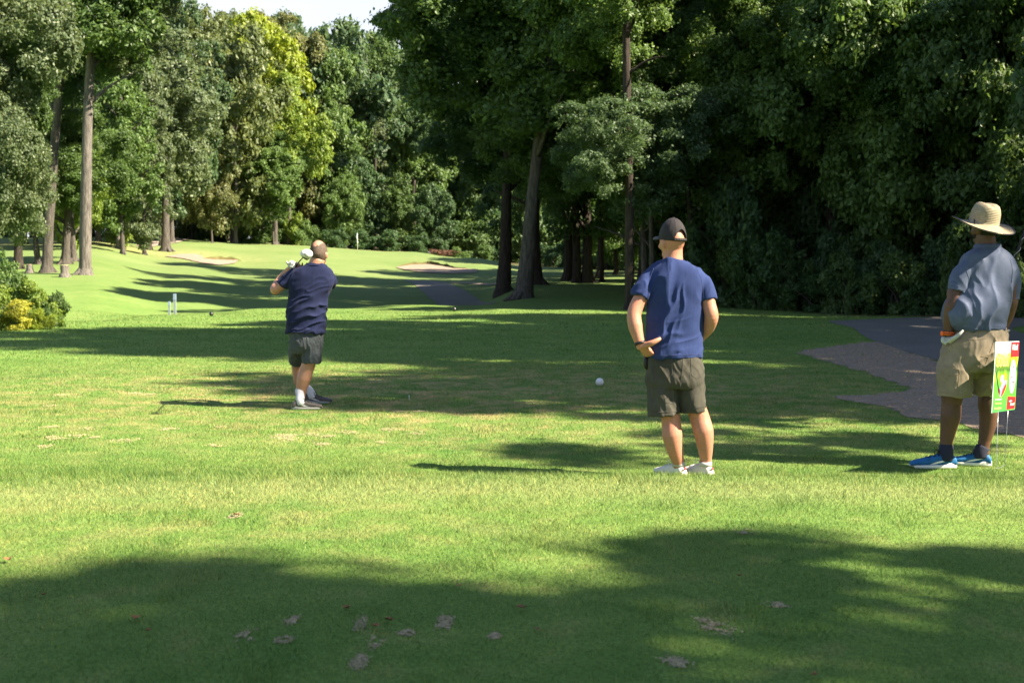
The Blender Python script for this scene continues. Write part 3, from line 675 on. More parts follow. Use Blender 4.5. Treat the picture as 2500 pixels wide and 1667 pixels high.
ptree('oak_tree', (1408, 690), 72, [(1408, 600), (1408, 500), (1410, 300)], [22, 18, 16, 9], 'dark', 'left one of the twin trunks right of the leaning oak', [('mid_round', 2, 1420, 330, 4.5, 5.5, 0)], BARKD, 'big trees right of the cart path', 24, 4)
ptree('oak_tree', (1434, 688), 72, [(1434, 600), (1432, 500), (1432, 300)], [28, 23, 20, 10], 'dark', 'thicker right one of the twin trunks', [('mid_round', 0, 1450, 200, 5.0, 5.5, 2, 'mid')], BARKD, 'big trees right of the cart path', 25, 4)
ptree('oak_tree', (1469, 684), 74, [(1469, 620), (1467, 540), (1466, 380)], [12, 10, 9, 6], 'deep', 'thin trunk right of the twin trunks', [('mid_round', 1, 1480, 380, 3.5, 3.6, 2)], BARKD, 'big trees right of the cart path', 26, 3)
ptree('chestnut_tree', (1537, 752), 46, [(1537, 600), (1536, 420), (1530, 200), (1528, 0), (1525, -200)], [24, 22, 20, 19, 18, 9], 'deep', 'dark straight trunk just left of the man in the cap',
      [('near_round', 0, 1570, 360, 2.6, 2.4, 1.0, 'bluish'), ('near_round', 1, 1462, 365, 2.0, 1.7, -.6, 'bluish'), ('near_round', 1, 1500, -40, 3.6, 3.2, 2, 'light')], BARKD, 'big trees right of the cart path', 27, 6)
ptree('oak_tree', (1575, 735), 52, [(1574, 640), (1570, 540), (1566, 380)], [20, 17, 15, 8], 'dark', 'rough trunk showing left of the man in the cap', [('mid_round', 1, 1620, 240, 3.9, 3.9, 2, 'light')], BARK, 'trunks behind the man in the cap', 28, 4)
ptree('oak_tree', (1592, 738), 50, [(1592, 640), (1590, 540), (1588, 400)], [16, 14, 12, 7], 'dark', 'second rough trunk nearest the cap', [('mid_round', 2, 1640, 480, 2.6, 2.3, 3, 'dark')], BARK, 'trunks behind the man in the cap', 29, 3)
ptree('oak_tree', (1712, 730), 50, [(1700, 660), (1688, 600), (1680, 440)], [22, 18, 15, 8], 'dark', 'leaning trunk right of the man in the cap', [('mid_round', 0, 1720, 330, 3.6, 4.2, 2, 'mid')], BARKD, 'trunks behind the man in the cap', 30, 4)
ptree('oak_tree', (2035, 760), 50, [(2038, 600), (2036, 480), (2030, 300), (2000, 60), (1985, -160)], [44, 40, 38, 34, 32, 16], 'dark', 'massive dark trunk deep in the wood between the two men',
      [('mid_round', 1, 2100, 90, 3.8, 4.2, -2, 'mid'), ('near_round', 0, 2230, 200, 2.8, 2.9, -4, 'dark')], BARKD, 'big trees of the right wood', 31, 6)
ptree('oak_tree', (1860, 745), 54, [(1858, 600), (1856, 500), (1850, 250)], [20, 18, 16, 9], 'mid', 'slim dark trunk between the man in the cap and the massive trunk', [('mid_round', 2, 1850, 170, 3.3, 4.0, 0, 'light')], BARKD, 'big trees of the right wood', 32, 4)
for i, (u, Y, d) in enumerate(((1800, 60, 12), (1905, 58, 14), (1960, 60, 10), (2110, 54, 13), (2170, 50, 9), (1755, 62, 10), (2260, 48, 12), (2340, 46, 10))):
    ptree('tree', (u, 745), Y, [(u+3, 600), (u-4, 460), (u+4, 250)], [d*1.2, d, d*.9, d*.6], 'dark', 'thin trunk in the dark right wood', [('mid_round', i, u, 200, 2.8, 4.2, 3)], BARKD, 'thin trunks of the right wood', i+50, 3)
# canopy wall of the right wood
RW = [  # x, y, height, crown r, kind, leaf, base
 (6, 84, 24, 5, 'mid_tall', 'mid', .12), (12, 92, 25, 6, 'mid_tall', 'deep', .06), (9, 106, 20, 6, 'mid_round', 'light', .1), (13, 76, 24, 5, 'mid_tall', 'dark', .06), (14, 110, 17, 7, 'mid_round', 'dark', .03), (10, 130, 18, 6, 'far_round', 'deep', .04),
 (14, 138, 20, 7, 'far_round', 'mid', .03), (20, 92, 18, 7, 'mid_round', 'deep', .02), (19, 72, 17, 6, 'mid_round', 'dark', .02), (14, 63, 20, 5, 'mid_tall', 'light', .05), (9.5, 64, 24, 4.2, 'mid_tall', 'mid', .22),
 (12, 54, 22, 4.4, 'mid_tall', 'mid', .07), (16.5, 56, 26, 5, 'mid_tall', 'deep', .05), (14.5, 47, 16, 3.8, 'mid_round', 'light', .12), (9.8, 51, 17, 2.8, 'mid_tall', 'light', .2), (3.5, 76, 29, 5, 'mid_tall', 'deep', .22), (1.5, 93, 30, 5.2, 'mid_tall', 'deep', .16), (7, 66, 28, 4, 'mid_tall', 'dark', .3), (19, 49, 15, 4.2, 'mid_round', 'deep', .04), (17.5, 42, 13, 3.6, 'mid_round', 'mid', .05),  # lighter leaf kinds here paint sunlit patches into the wood
 (22, 43, 15, 4.6, 'mid_round', 'dark', .03), (18.5, 31.5, 17, 3.7, 'mid_round', 'dark', .05), (24, 60, 17, 6, 'mid_round', 'deep', .02), (28, 76, 18, 7, 'mid_round', 'dark', .02), (24, 31, 17, 5, 'mid_round', 'deep', .03),
 (30, 50, 17, 6, 'mid_round', 'dark', .02), (38, 66, 27, 7, 'far_tall', 'dark', .02), (28, 110, 27, 8, 'far_tall', 'dark', .02), (34, 90, 27, 8, 'far_tall', 'dark', .02), (24, 132, 27, 8, 'far_tall', 'dark', .02), (44, 84, 28, 8, 'far_tall', 'dark', .02),
]
for i, (x, y, hh, cr, kind, lk, base) in enumerate(RW):
    tree('broadleaf_tree', x, y, hh, cr, kind, i, lk, 'broadleaf tree merging into the dark wood on the right', 'trees of the right wood', base, BARKD)
# trees just outside the right border, which shade the tee
SH = [(17, 26, 24, 4.6, 'mid_tall', 'dark', .08), (20.5, 15.8, 32, 4.2, 'mid_tall', 'deep', .10), (28, 30, 30, 6, 'mid_tall', 'dark', .05), (15.5, 20.5, 25, 4.2, 'mid_tall', 'dark', .14), (25, 19, 33, 4.5, 'mid_tall', 'dark', .10),
      (16, 9.0, 18.5, 3.2, 'lace', 'mid', .40), (13.0, -.1, 14.0, 2.5, 'gappy', 'mid', .45), (19, -4.5, 23, 3.6, 'gappy', 'dark', .38), (11, -5.0, 14, 3.0, 'gappy', 'deep', .35), (22, 9.5, 22, 3.0, 'lace', 'dark', .45), (14.2, 11.8, 14.5, 2.7, 'lace', 'deep', .35), (12.8, 8.9, 15.0, 2.3, 'gappy', 'deep', .5), (11.5, 6.3, 6.5, 1.2, 'gappy', 'deep', .45), (16.5, -2.2, 18.5, 1.8, 'lace', 'deep', .5),
      (23, -8.4, 27, 3.6, 'gappy', 'dark', .4), (15.5, -4.2, 17, 2.4, 'gappy', 'deep', .4), (12, -2.6, 12, 2.2, 'lace', 'deep', .45)]
for i, (x, y, hh, cr, kind, lk, base) in enumerate(SH):
    tree('broadleaf_tree', x, y, hh, cr, kind, i+1, lk, 'broadleaf tree beyond the right border shading the tee', 'trees beyond the right border', base, BARKD)

# left near foliage and border tree
ptree('tree', (-90, 700), 50, [(-90, 500), (-88, 250), (-80, 0)], [30, 28, 24, 14], 'grey', 'leafy tree filling the left border of the photo',
      [('near_round', 0, -40, 130, 3.3, 4.0, 0, 'grey'), ('near_round', 1, -25, 430, 2.3, 2.8, -3, 'grey'), ('near_round', 1, 25, 190, 1.8, 2.0, 1, 'mid'), ('near_round', 0, 0, 300, 1.8, 2.2, 2, 'mid'), ('near_round', 1, -50, -60, 3.4, 3.0, 1, 'grey')], BARKD, None, 60, 5)

# bushes
def bush(x, y, rx, rz, leafk, label, group, var, kind='shrub', name='bush'):
    z0 = h(x, y); rx = max(rx, rz*.66); e = empty(name, (x, y, z0), label, 'bush', group)
    me, C = CR[kind][var % len(CR[kind])]; o = bpy.data.objects.new('foliage', me); link(o, e)
    o.material_slots[0].link = 'OBJECT'; o.material_slots[0].material = LEAF[leafk]
    o.location = (0, 0, rz*.62); o.scale = (rx, rx*.9, rz/.85); o.rotation_euler = (0, 0, var*2.1)
    r_ = random.Random(var); V, F = join([tube_pts([(0, 0, -.1), (r_.uniform(-.2, .2)*rx, r_.uniform(-.2, .2)*rx, rz*.5), (math.cos(a)*rx*.6, math.sin(a)*rx*.5, rz*1.0)], [.035*rx, .025*rx, .008*rx], 6, 2) for a in (0.3, 1.8, 3.1, 4.6)])
    mesh_py('stem', V, F, BARKD, e)
    return e
def pbush(u, v, Y, wpx, hpx, *a, **k):
    p = W(u, v, Y); return bush(p.x, Y, wpx/2*Y/FPX, hpx/2*Y/FPX*1.05, *a, **k)
NB = [(20, 800, 31, 170, 165, 'light'), (75, 800, 30.5, 130, 130, 'lime'), (40, 800, 29.5, 110, 85, 'gold'), (130, 795, 32, 95, 105, 'mid'), (95, 800, 30, 60, 60, 'yellow'), (-20, 800, 29.5, 150, 130, 'lime'), (0, 760, 34, 120, 190, 'light')]
labs = ['light green bush at the left border', 'yellowish green bush in the middle of the left clump', 'golden leaved bush low at the left border', 'darker green bush at the right end of the left clump', 'small yellow bush at the foot of the left clump', 'lime green bush cut by the left border', 'taller pale green bush at the back of the left clump']
for i, (u, v, Y, w_, h_, lk) in enumerate(NB): pbush(u, v, Y, w_, h_, lk, labs[i], 'bushes of the left clump', i, kind='sparse' if i in (1, 6) else 'shrub')
for i, (u, w_, h_, lk) in enumerate([(590, 60, 60, 'light'), (640, 80, 90, 'mid'), (690, 90, 105, 'light'), (735, 80, 75, 'light'), (765, 70, 60, 'mid'), (610, 60, 70, 'mid'), (535, 60, 50, 'mid'), (490, 70, 45, 'deep'), (450, 60, 35, 'deep'), (820, 80, 60, 'deep'), (880, 90, 60, 'deep'), (950, 90, 60, 'deep'), (1020, 80, 55, 'deep'), (1115, 50, 40, 'light'), (1180, 80, 50, 'mid'), (720, 60, 95, 'lime')]):
    bs_lab = ['light green leafy bush', 'mid green leafy bush', 'deep green shaded bush', 'lime green bush'][['light', 'mid', 'deep', 'lime'].index(lk)]
    pbush(u, 596, 160-(i % 2)*2, w_, h_, lk, bs_lab+' in the row along the back of the green', 'bushes behind the green', i)
for i in range(16):
    y = 150-i*6.5; x = float(edge_x(y))+2; bush(x, y, 2.6, 1.8+.5*(i % 3), ['deep', 'dark', 'mid'][i % 3], 'shaded bush at the foot of the right wood beyond the big trunks', 'undergrowth far along the right wood', i)
for i in range(26):
    t = i/25; u = 1715+t*850; Y = 49-t*12+(i % 2)*1.5; 
    pbush(u, 740, Y, 115+25*(i % 3), 105+35*((i*7) % 4), ['dark', 'deep', 'mid', 'deep'][i % 4], 'dark leafy bush at the foot of the right wood', 'undergrowth along the right wood', i, kind='shrub' if i % 3 else 'sparse')
for i in range(14):
    u = 1640+i*70; Y = 53-(i % 4)*2.2
    pbush(u, 700, Y, 170, 230+60*(i % 3), ['dark', 'mid', 'deep'][i % 3], 'tall shaded shrub inside the right wood', 'tall shrubs inside the right wood', i+3, name='shrub')
for i in range(11):
    u = 1170+i*36; bb = W(u, 600, 186+(i % 3)*3); bush(bb.x, bb.y, 5.0, 4.2+.8*(i % 2), ['mid', 'deep', 'light'][i % 3], 'bush', 'thicket far behind the big oak trunks', i)
#ENDTREES#

# stumps
def stump(u, v, Y, wpx, hpx, label):
    b = W(u, v, Y); b.z = h(b.x, Y); e = empty('tree_stump', b, label, 'stump', 'cut stumps on the left slope'); r_ = wpx/2*Y/FPX*.8; hh = hpx*Y/FPX
    V, F = tube_pts([(0, 0, -.2), (0, 0, .05), (0, 0, hh*.35), (0, 0, hh*.85), (0, 0, hh)], [r_*1.7, r_*1.35, r_*1.05, r_*.95, r_*.93], 16, 3, .2, int(u))
    mesh_py('bark', V, F, BARKL, e)
    V, F = tube_pts([(0, 0, hh-.02), (0, 0, hh+.012)], [r_*.88, r_*.86], 16, 1); mesh_py('cut_top', V, F, simple('cut_wood_%d' % u, (.5, .38, .25), .9), e)
stump(158, 664, 68, 26, 29, 'wider cut tree stump right of the leaning trunk'); stump(72, 657, 72, 20, 20, 'smaller reddish stump left of the leaning trunk')
# brush pile
r_ = random.Random(3); pb = gpt(1075, 600, 100); pb = (W(1078, 590, 152).x, 152)
pp = []
for k in range(60):
    a = r_.uniform(0, 3.14); c_ = np.array([r_.uniform(-2.6, 2.6), r_.uniform(-1, 1), r_.uniform(.1, 1.3)]); d_ = np.array([math.cos(a), r_.uniform(-.4, .4), r_.uniform(-.3, .5)])*r_.uniform(.8, 1.8)
    pp.append(tube_pts([c_-d_, c_+np.array([0, 0, .15]), c_+d_], [.07, .06, .03], 5, 2))
V, F = join(pp); o = mesh_py('brush_pile', V, F, simple('dead_wood', (.13, .065, .045), .95)); o.location = (pb[0], 158, h(pb[0], 158)+.2); o.scale = (.62, .7, .55)
tag(o, 'heap of reddish dead branches under the far trees', 'brush pile')
#PEOPLE#
# ------------------------------------------------------------------ people
def vox(name, parts, mat, parent, base, voxel=.006, sm=4, post=None, smf=.5):
    V, F = join(parts)
    tmp = mesh_py(name+'_tmp', V-np.array(base), F, None)
    m = tmp.modifiers.new('r', 'REMESH'); m.mode = 'VOXEL'; m.voxel_size = voxel; m.use_smooth_shade = True
    s = tmp.modifiers.new('s', 'SMOOTH'); s.factor = smf; s.iterations = sm
    dg = bpy.context.evaluated_depsgraph_get(); me = bpy.data.meshes.new_from_object(tmp.evaluated_get(dg)); bpy.data.objects.remove(tmp)
    me.materials.clear(); me.materials.append(mat); me.name = name
    if post:
        n = len(me.vertices); co = np.empty(n*3, np.float32); me.vertices.foreach_get('co', co); co = co.reshape(-1, 3).astype(float)
        no = np.empty(n*3, np.float32); me.vertex_normals.foreach_get('vector', no); no = no.reshape(-1, 3).astype(float)
        d = post(co+np.array(base), no); co = co+no*np.asarray(d)[:, None]
        me.vertices.foreach_set('co', co.astype(np.float32).ravel()); me.update()
    me.polygons.foreach_set('use_smooth', np.ones(len(me.polygons), bool))
    o = bpy.data.objects.new(name, me); link(o, parent); return o
def obj_m(name, parts, mat, parent, base, smooth=True):
    V, F = join(parts) if isinstance(parts, list) else parts
    return mesh_py(name, V-np.array(base), F, mat, parent, smooth)
def ering(c, rx, ry, n=40, yaw=0, e=2.3):
    th = np.linspace(0, 2*math.pi, n, endpoint=False); cx, sx = np.cos(th), np.sin(th)
    x = rx*np.sign(cx)*np.abs(cx)**(2/e); y = ry*np.sign(sx)*np.abs(sx)**(2/e)
    X = x*math.cos(yaw)-y*math.sin(yaw); Y = x*math.sin(yaw)+y*math.cos(yaw)
    return np.stack([c[0]+X, c[1]+Y, np.full(n, c[2])], 1)
def interp_rings(rings, sub=3):
    """rings of equal size -> smooth catmull"""
    A = np.array(rings); n = len(A); P = np.concatenate([[2*A[0]-A[1]], A, [2*A[-1]-A[-2]]]); out = []
    for i in range(n-1):
        for k in range(sub):
            f = k/sub; p0, p1, p2, p3 = P[i], P[i+1], P[i+2], P[i+3]
            out.append(.5*((2*p1)+(-p0+p2)*f+(2*p0-5*p1+4*p2-p3)*f*f+(-p0+3*p1-3*p2+p3)*f**3))
    out.append(A[-1]); return out
def torso(rows, Yb, sub=3, lip=None, yaw=0, e=2.3):
    rings = []
    for (a, b, v, dy, dep) in rows:
        c = W((a+b)/2, v, Yb+dy); rings.append(ering(c, (b-a)/2*(Yb+dy)/FPX, dep, 44, yaw, e))
    rings = interp_rings(rings, sub)
    if lip:
        last = rings[-1]; c = last.mean(0)
        rings.append((last-c)*(1-lip/.12)+c); rings.append((last-c)*(1-lip/.10)+c+np.array([0, 0, .05]))
    return loft(rings)
def limb(pts, Yb, seg=20, sub=5, squash=1, lip=None):
    """pts (u,v,dy,r)"""
    P = [np.array(W(u, v, Yb+dy)) for u, v, dy, r in pts]; Rr = [p[3] for p in pts]
    V, F = tube_pts(P, Rr, seg, sub, squash=squash)
    if lip:
        n = seg; rings = [V[i*n:(i+1)*n] for i in range((len(V)-2)//n)]
        last = rings[-1]; c = last.mean(0); ax = rings[-2].mean(0)-c; ax = ax/np.linalg.norm(ax)
        rings.append((last-c)*(1-lip/Rr[-1])+c); rings.append((last-c)*(1-1.2*lip/Rr[-1])+c+ax*.05)
        return loft(rings)
    return V, F
def ellip(c, r, rotz=0, n=20, m=14, rx=0):
    rings = []
    for k in range(1, m):
        ph = math.pi*k/m; th = np.linspace(0, 2*math.pi, n, endpoint=False)
        rings.append(np.stack([r[0]*math.sin(ph)*np.cos(th), r[1]*math.sin(ph)*np.sin(th), np.full(n, r[2]*math.cos(ph))], 1))
    V, F = loft(rings); M = np.array(Matrix.Rotation(rotz, 3, 'Z') @ Matrix.Rotation(rx, 3, 'X'))
    return V @ M.T+np.array(c), F
def xf(part, c, yaw=0, pitch=0, roll=0):
    M = np.array(Matrix.Rotation(yaw, 3, 'Z') @ Matrix.Rotation(pitch, 3, 'X') @ Matrix.Rotation(roll, 3, 'Y')); V, F = part; return V @ M.T+np.array(c), F
def skull(p):
    """deform unit sphere points (facing +y) into a head"""
    p = p.copy(); x, y, z = p[:, 0].copy(), p[:, 1].copy(), p[:, 2].copy()
    low = np.clip(-z, 0, 1)
    x *= 1-.30*low**1.5; y = np.where(y < 0, y*(1-.50*low**1.3), y*(1-.10*low)); x *= 1-.06*np.clip(y, 0, 1)
    y += .10*low
    return np.stack([x*.077, y*.099, z*.122], 1)
def head_parts(c, yaw, pitch=0, s=1.0):
    V, F = ellip((0, 0, 0), (1, 1, 1), 0, 36, 28); V = skull(V)
    P = [(V, F)]
    P.append(ellip((0, .045, -.085), (.045, .045, .035)))            # jaw and chin
    P.append(tube_pts([(0, .088, .015), (0, .106, -.012), (0, .112, -.03), (0, .092, -.042)], [.008, .011, .015, .009], 10, 3))  # nose
    P.append(ellip((0, .088, -.06), (.024, .012, .008)))              # lips
    P.append(ellip((0, .082, .03), (.055, .018, .012)))              # brow
    for sx in (-1, 1):
        P.append(ellip((sx*.079, -.006, -.018), (.009, .018, .031), sx*-.35, 14, 12)); P.append(ellip((sx*.084, -.014, -.010), (.006, .012, .022), sx*-.5, 12, 10))
        P.append(ellip((sx*.04, .07, -.03), (.02, .02, .02)))
    return [xf((v*s, f), c, yaw, pitch) for v, f in P]
def hand(wrist, d, nrm_, spread=1, curls=(.5, .55, .6, .7), thumb=.7, s=1.0, flip=1, tcurl=.3):
    """wrist pos, finger direction d, palm-facing normal n; thumb side = d x n * flip"""
    d = Vector(d).normalized(); n = Vector(nrm_); n = (n-d*n.dot(d)).normalized(); t = d.cross(n)*flip; w = Vector(wrist); P = []
    rings = []
    for k, (a, wd, th) in enumerate(((-.01, .026, .019), (.015, .031, .018), (.05, .040, .016), (.085, .042, .013), (.095, .038, .010))):
        c = w+d*a*s; th_ = np.linspace(0, 2*math.pi, 18, endpoint=False)
        rings.append(np.array([c+t*(wd*s*math.cos(q))+n*(th*s*math.sin(q)) for q in th_]))
    P.append(loft(rings))
    for k in range(4):
        L_ = (.070, .080, .075, .060)[k]*s; b = w+d*(.085-.004*abs(k-1))*s+t*(.030-.0195*k)*s; dd = d+t*(.10-.07*k)*spread; dd.normalize(); pts = [b-dd*.015, b]; a = 0
        for j in range(3):
            a += curls[k]; v = dd*math.cos(a)+n*math.sin(a); b = b+v*L_*(.45, .32, .23)[j]; pts.append(b.copy())
        P.append(tube_pts([tuple(q) for q in pts], [.0088*s, .0092*s, .0085*s, .0078*s, .006*s], 10, 3))
    b = w+d*.02*s+t*.024*s; v = (d*.55+t*thumb+n*.25).normalized(); v2 = (v*math.cos(tcurl)+d*math.sin(tcurl)).normalized()
    P.append(tube_pts([tuple(b-v*.01), tuple(b+v*.032*s), tuple(b+v*.032*s+v2*.032*s), tuple(b+v*.03*s+v2*.056*s)], [.014*s, .0125*s, .0105*s, .007*s], 10, 3))
    return P
def folds(co, axis_dir, along=.35, across=.05, seed=1, warp=.5, p=2.0):
    a = np.array(axis_dir, float); a /= np.linalg.norm(a); b = np.cross(a, [0, 1, 0]); b /= np.linalg.norm(b); c = np.cross(a, b)
    q = np.stack([co@a/along, co@b/across, co@c/.16], 1)
    wv = fbm(co*6, seed+5, 2)[:, None]-.5; q = q+wv*warp*np.array([0, 3, 0])
    n = fbm(q, seed, 2); return (1-np.abs(2*n-1))**p
def shoe(base, heel, ang, M, Msole, Mlace, parent, L=.295, hi=.085, logo=None, s=1.0, extra=None, Mlogo=None, Mcollar=None, wide=1.0):
    """heel: world point under the heel centre, ang: toe direction angle in plan (0=+x)"""
    prof = [(0, .024, .055), (.012, .033, .078), (.05, .037, hi), (.085, .037, hi*.98), (.115, .038, hi*.93), (.15, .041, hi*.82), (.19, .046, hi*.71), (.23, .048, hi*.61), (.262, .044, hi*.53), (.284, .035, hi*.46), (.295, .022, hi*.38)]
    def place(V): c, s_ = math.cos(ang), math.sin(ang); V = np.asarray(V, float)*s; return np.stack([V[:, 0]*c-V[:, 1]*s_, V[:, 0]*s_+V[:, 1]*c, V[:, 2]], 1)+np.array(heel)
    rings = []
    for t, w_, hz in prof:
        x = t/.295*L; w_ = w_*wide; th = np.linspace(0, 2*math.pi, 24, endpoint=False); z0 = .016
        yy = w_*np.sign(np.cos(th))*np.abs(np.cos(th))**.8; zz = z0+(hz-z0)*(.5+.5*np.sign(np.sin(th))*np.abs(np.sin(th))**.75)
        taper = 1-.32*np.clip((zz-z0)/(hi-z0), 0, 1)**1.6
        rings.append(np.stack([np.full(24, x), yy*taper, zz], 1))
    V, F = loft(interp_rings(rings, 3)); up_ = [(place(V), F)]
    o = vox('shoe', up_, M, parent, base, .0045*s, 3, lambda co, no: .0015*(fbm(co*30, 3, 2)-.5)*2)
    o['label'] = None; del o['label']
    rings = []
    for z, k in ((0, .95), (.006, 1.0), (.017, 1.0), (.022, .97)):
        out = []
        for th in np.linspace(0, 2*math.pi, 48, endpoint=False):
            x = (.5+.515*math.cos(th))*L; w_ = np.interp(min(max(x/L*.295, 0), .295), [p_[0] for p_ in prof], [p_[1] for p_ in prof])*wide
            edge = abs(math.sin(th))**.55; y = math.copysign((w_+.004)*edge*k, math.sin(th)); zz = z+(.012 if (x > L*.93) else 0)*(z < .01)+.012*(x < .06)*(z > .015)
            out.append((x, y, zz))
        rings.append(np.array(out))
    V, F = loft(rings); so_ = obj_m('sole', (place(V), F), Msole, o, base)
    tr_ = BVHTree.FromPolygons([tuple(v) for v in (up_[0][0])], up_[0][1])
    # laces
    lp = []
    for k in range(5):
        x = .118+.017*k; z = .14; row = []
        for y in np.linspace(-.024, .024, 7):
            P0 = Vector(place([(x*L/.295+.006*(1 if k % 2 else -1)*y/.024, y, z)])[0]); hit = tr_.ray_cast(P0, Vector((0, 0, -1)))
            if hit[0]: row.append(tuple(hit[0]+Vector((0, 0, .003))))
        if len(row) > 2: lp.append(tube_pts(row, [.0028]*len(row), 6, 1))
    kx = place([(.11*L/.295, 0, hi*.98)])[0]
    for sg in (-1, 1):
        q = place([(.112, 0, hi+.002), (.115+.01*sg, .020*sg, hi+.02), (.13, .034*sg, hi+.004), (.125, .030*sg, hi-.018)]); lp.append(tube_pts(q, [.0026]*4, 6, 4))
    obj_m('laces', lp, Mlace, o, base)
    if logo and Mlogo:
        for sd in (-1, 1):
            pts = []
            for (lx, lz) in logo:
                P0 = Vector(place([(lx, sd*.12, lz)])[0]); P1 = Vector(place([(lx, 0, lz)])[0]); hit = tr_.ray_cast(P0, (P1-P0).normalized())
                pts.append(hit[0]+(P0-P1).normalized()*.0035 if hit[0] else P1)
            n = len(pts)//2; F = [[i, i+1, 2*n-2-i, 2*n-1-i] for i in range(n-1)]
            obj_m('logo', (np.array([tuple(p_) for p_ in pts]), F), Mlogo, o, base)
    return o
def swoosh():
    lo, up_ = [], []
    for t in np.linspace(0, 1, 12):
        x = .185-.13*t; lo.append((x, .026+.03*t**1.6+.010*(1-t)**3*0)); up_.append((x-.003*math.sin(t*3.1), .026+.03*t**1.6+.0165*math.sin(math.pi*min(1, (1-t)*1.02))**.8*(1-t)**.35+.0005))
    return lo+up_[::-1]

def skinmat(name, c, red):
    m, nt, bs, out = nmat(name); v = objc(nt)
    n = noise(nt, 7, 4, v); n2 = noise(nt, 90, 3, v)
    col = ramp(nt, n, [(.3, c), (.7, red)]).outputs[0]
    col = mixc(nt, .3, col, ramp(nt, n2, [(.3, tuple(x*.5 for x in c)), (.7, tuple(min(1, x*1.3) for x in c))]).outputs[0])
    nt.links.new(col, bs.inputs['Base Color']); bs.inputs['Roughness'].default_value = .5; bs.inputs['Specular IOR Level'].default_value = .4
    bs.inputs['Subsurface Weight'].default_value = .12; bs.inputs['Subsurface Radius'].default_value = (1, .35, .2); bs.inputs['Subsurface Scale'].default_value = .008
    bump(nt, bs, n2, .25, .003); return m
SK1 = skinmat('skin_tanned', (.36, .19, .125), (.46, .21, .145)); SK2 = skinmat('skin_pink', (.38, .185, .12), (.50, .20, .135)); SK3 = skinmat('skin_brown', (.075, .036, .022), (.13, .058, .033))
HAIR1, nt, bs, out = nmat('hair_short_brown'); v = objc(nt)
nt.links.new(ramp(nt, noise(nt, 160, 4, v, .7), [(.35, (.018, .012, .009)), (.65, (.13, .085, .06))]).outputs[0], bs.inputs['Base Color']); bs.inputs['Roughness'].default_value = .8; bump(nt, bs, noise(nt, 220, 3, v), .8, .004)
HAIRB = simple('hair_black', (.012, .011, .011), .8, .4, 80, .5, .004)
WHITE = simple('white_fabric', (.42, .42, .42), .8, .06, 30, .2, .003); BLACKP = simple('black_plastic', (.012, .012, .014), .4, .2, 20, .1, .001)
def frange(a, b, x): return np.clip((x-a)/(b-a), 0, 1)
def seam_on(objs, pts, parent, base, mat, r=.0022, Y0=5, name='seam'):
    """stitched seam lying on the garment seen at the given pixels"""
    o = objs; me = o.data; V = [tuple(Vector(v.co)+Vector(base)) for v in me.vertices]; Fs = [tuple(p_.vertices) for p_ in me.polygons]
    tr_ = BVHTree.FromPolygons(V, Fs); res = []
    for s_ in pts:
        row = []
        for i in range(len(s_)-1):
            for f in np.linspace(0, 1, 6, endpoint=(i == len(s_)-2)):
                u = s_[i][0]*(1-f)+s_[i+1][0]*f; v = s_[i][1]*(1-f)+s_[i+1][1]*f; d = (W(u, v, 20)-Vector((0, 0, CZ))).normalized()
                hit = tr_.ray_cast(Vector((0, 0, CZ)), d)
                if hit[0]: row.append(tuple(hit[0]-d*.0005))
        if len(row) > 2: res.append(tube_pts(row, [r]*len(row), 5, 1))
    if res: return obj_m(name, res, mat, parent, base)

# ---- man in the black cap (centre right) ----
Yb = 8.45; base = W(1690, 1172, Yb); base.z = 0.0; base.z = h(base.x, base.y)
e2 = empty('person', base, 'man in blue t-shirt and black mesh cap standing with hands on hips', 'person')
SH2 = cloth('tshirt_blue', (.022, .036, .112), .10, (0, R(20), 0), (22, 8, 3), weave=.3)
ST2 = cloth('shorts_olive_grey', (.058, .055, .046), .3, (0, R(10), 0), (18, 8, 6)); ST2s = simple('seam_dark_grey', (.05, .048, .042), .9)
hc = W(1641, 589, Yb-.0); yaw2 = R(30)
parts = head_parts(hc, yaw2, R(-3), 1.02)
parts.append(limb([(1643, 600, 0, .066), (1643, 622, .0, .066), (1643, 645, 0, .072), (1645, 690, .01, .09)], Yb))
parts.append(torso([(1600, 1690, 655, 0, .06), (1590, 1706, 690, 0, .09), (1590, 1706, 780, 0, .10), (1592, 1704, 900, 0, .10)], Yb))
parts.append(limb([(1600, 688, 0, .05), (1575, 712, -.03, .052), (1557, 742, -.05, .050), (1548, 768, -.07, .049), (1551, 796, -.09, .050), (1557, 820, -.105, .040), (1563, 840, -.115, .032), (1567, 850, -.115, .032)], Yb))
parts += hand(W(1566, 846, Yb-.115), Vector((.55, .30, -.55)), Vector((.45, .6, .25)), 1.2, (.35, .35, .4, .45), .0, 1.0, 1)
tw = W(1572, 844, Yb-.13)
parts.append(tube_pts([tuple(tw), tuple(W(1590, 838, Yb-.165)), tuple(W(1604, 831, Yb-.165)), tuple(W(1613, 826, Yb-.155))], [.024, .021, .017, .012], 12, 4))
parts.append(limb([(1702, 690, 0, .05), (1722, 715, -.03, .051), (1731, 745, -.05, .048), (1737, 774, -.06, .048), (1728, 800, .0, .046), (1712, 822, .09, .034), (1704, 832, .13, .030)], Yb))
parts += hand(W(1704, 834, Yb+.13), Vector((-.5, .2, -.45)), Vector((-.6, -.5, .1)), 1.1, (.35, .35, .4, .45), .6, 1.0, -1)
parts.append(limb([(1626, 950, 0, .068), (1635, 1000, 0, .064), (1639, 1030, .005, .067), (1641, 1062, -.008, .071), (1647, 1095, 0, .058), (1655, 1125, .02, .043), (1659, 1145, .04, .042), (1658, 1160, .05, .045)], Yb, squash=1.05))
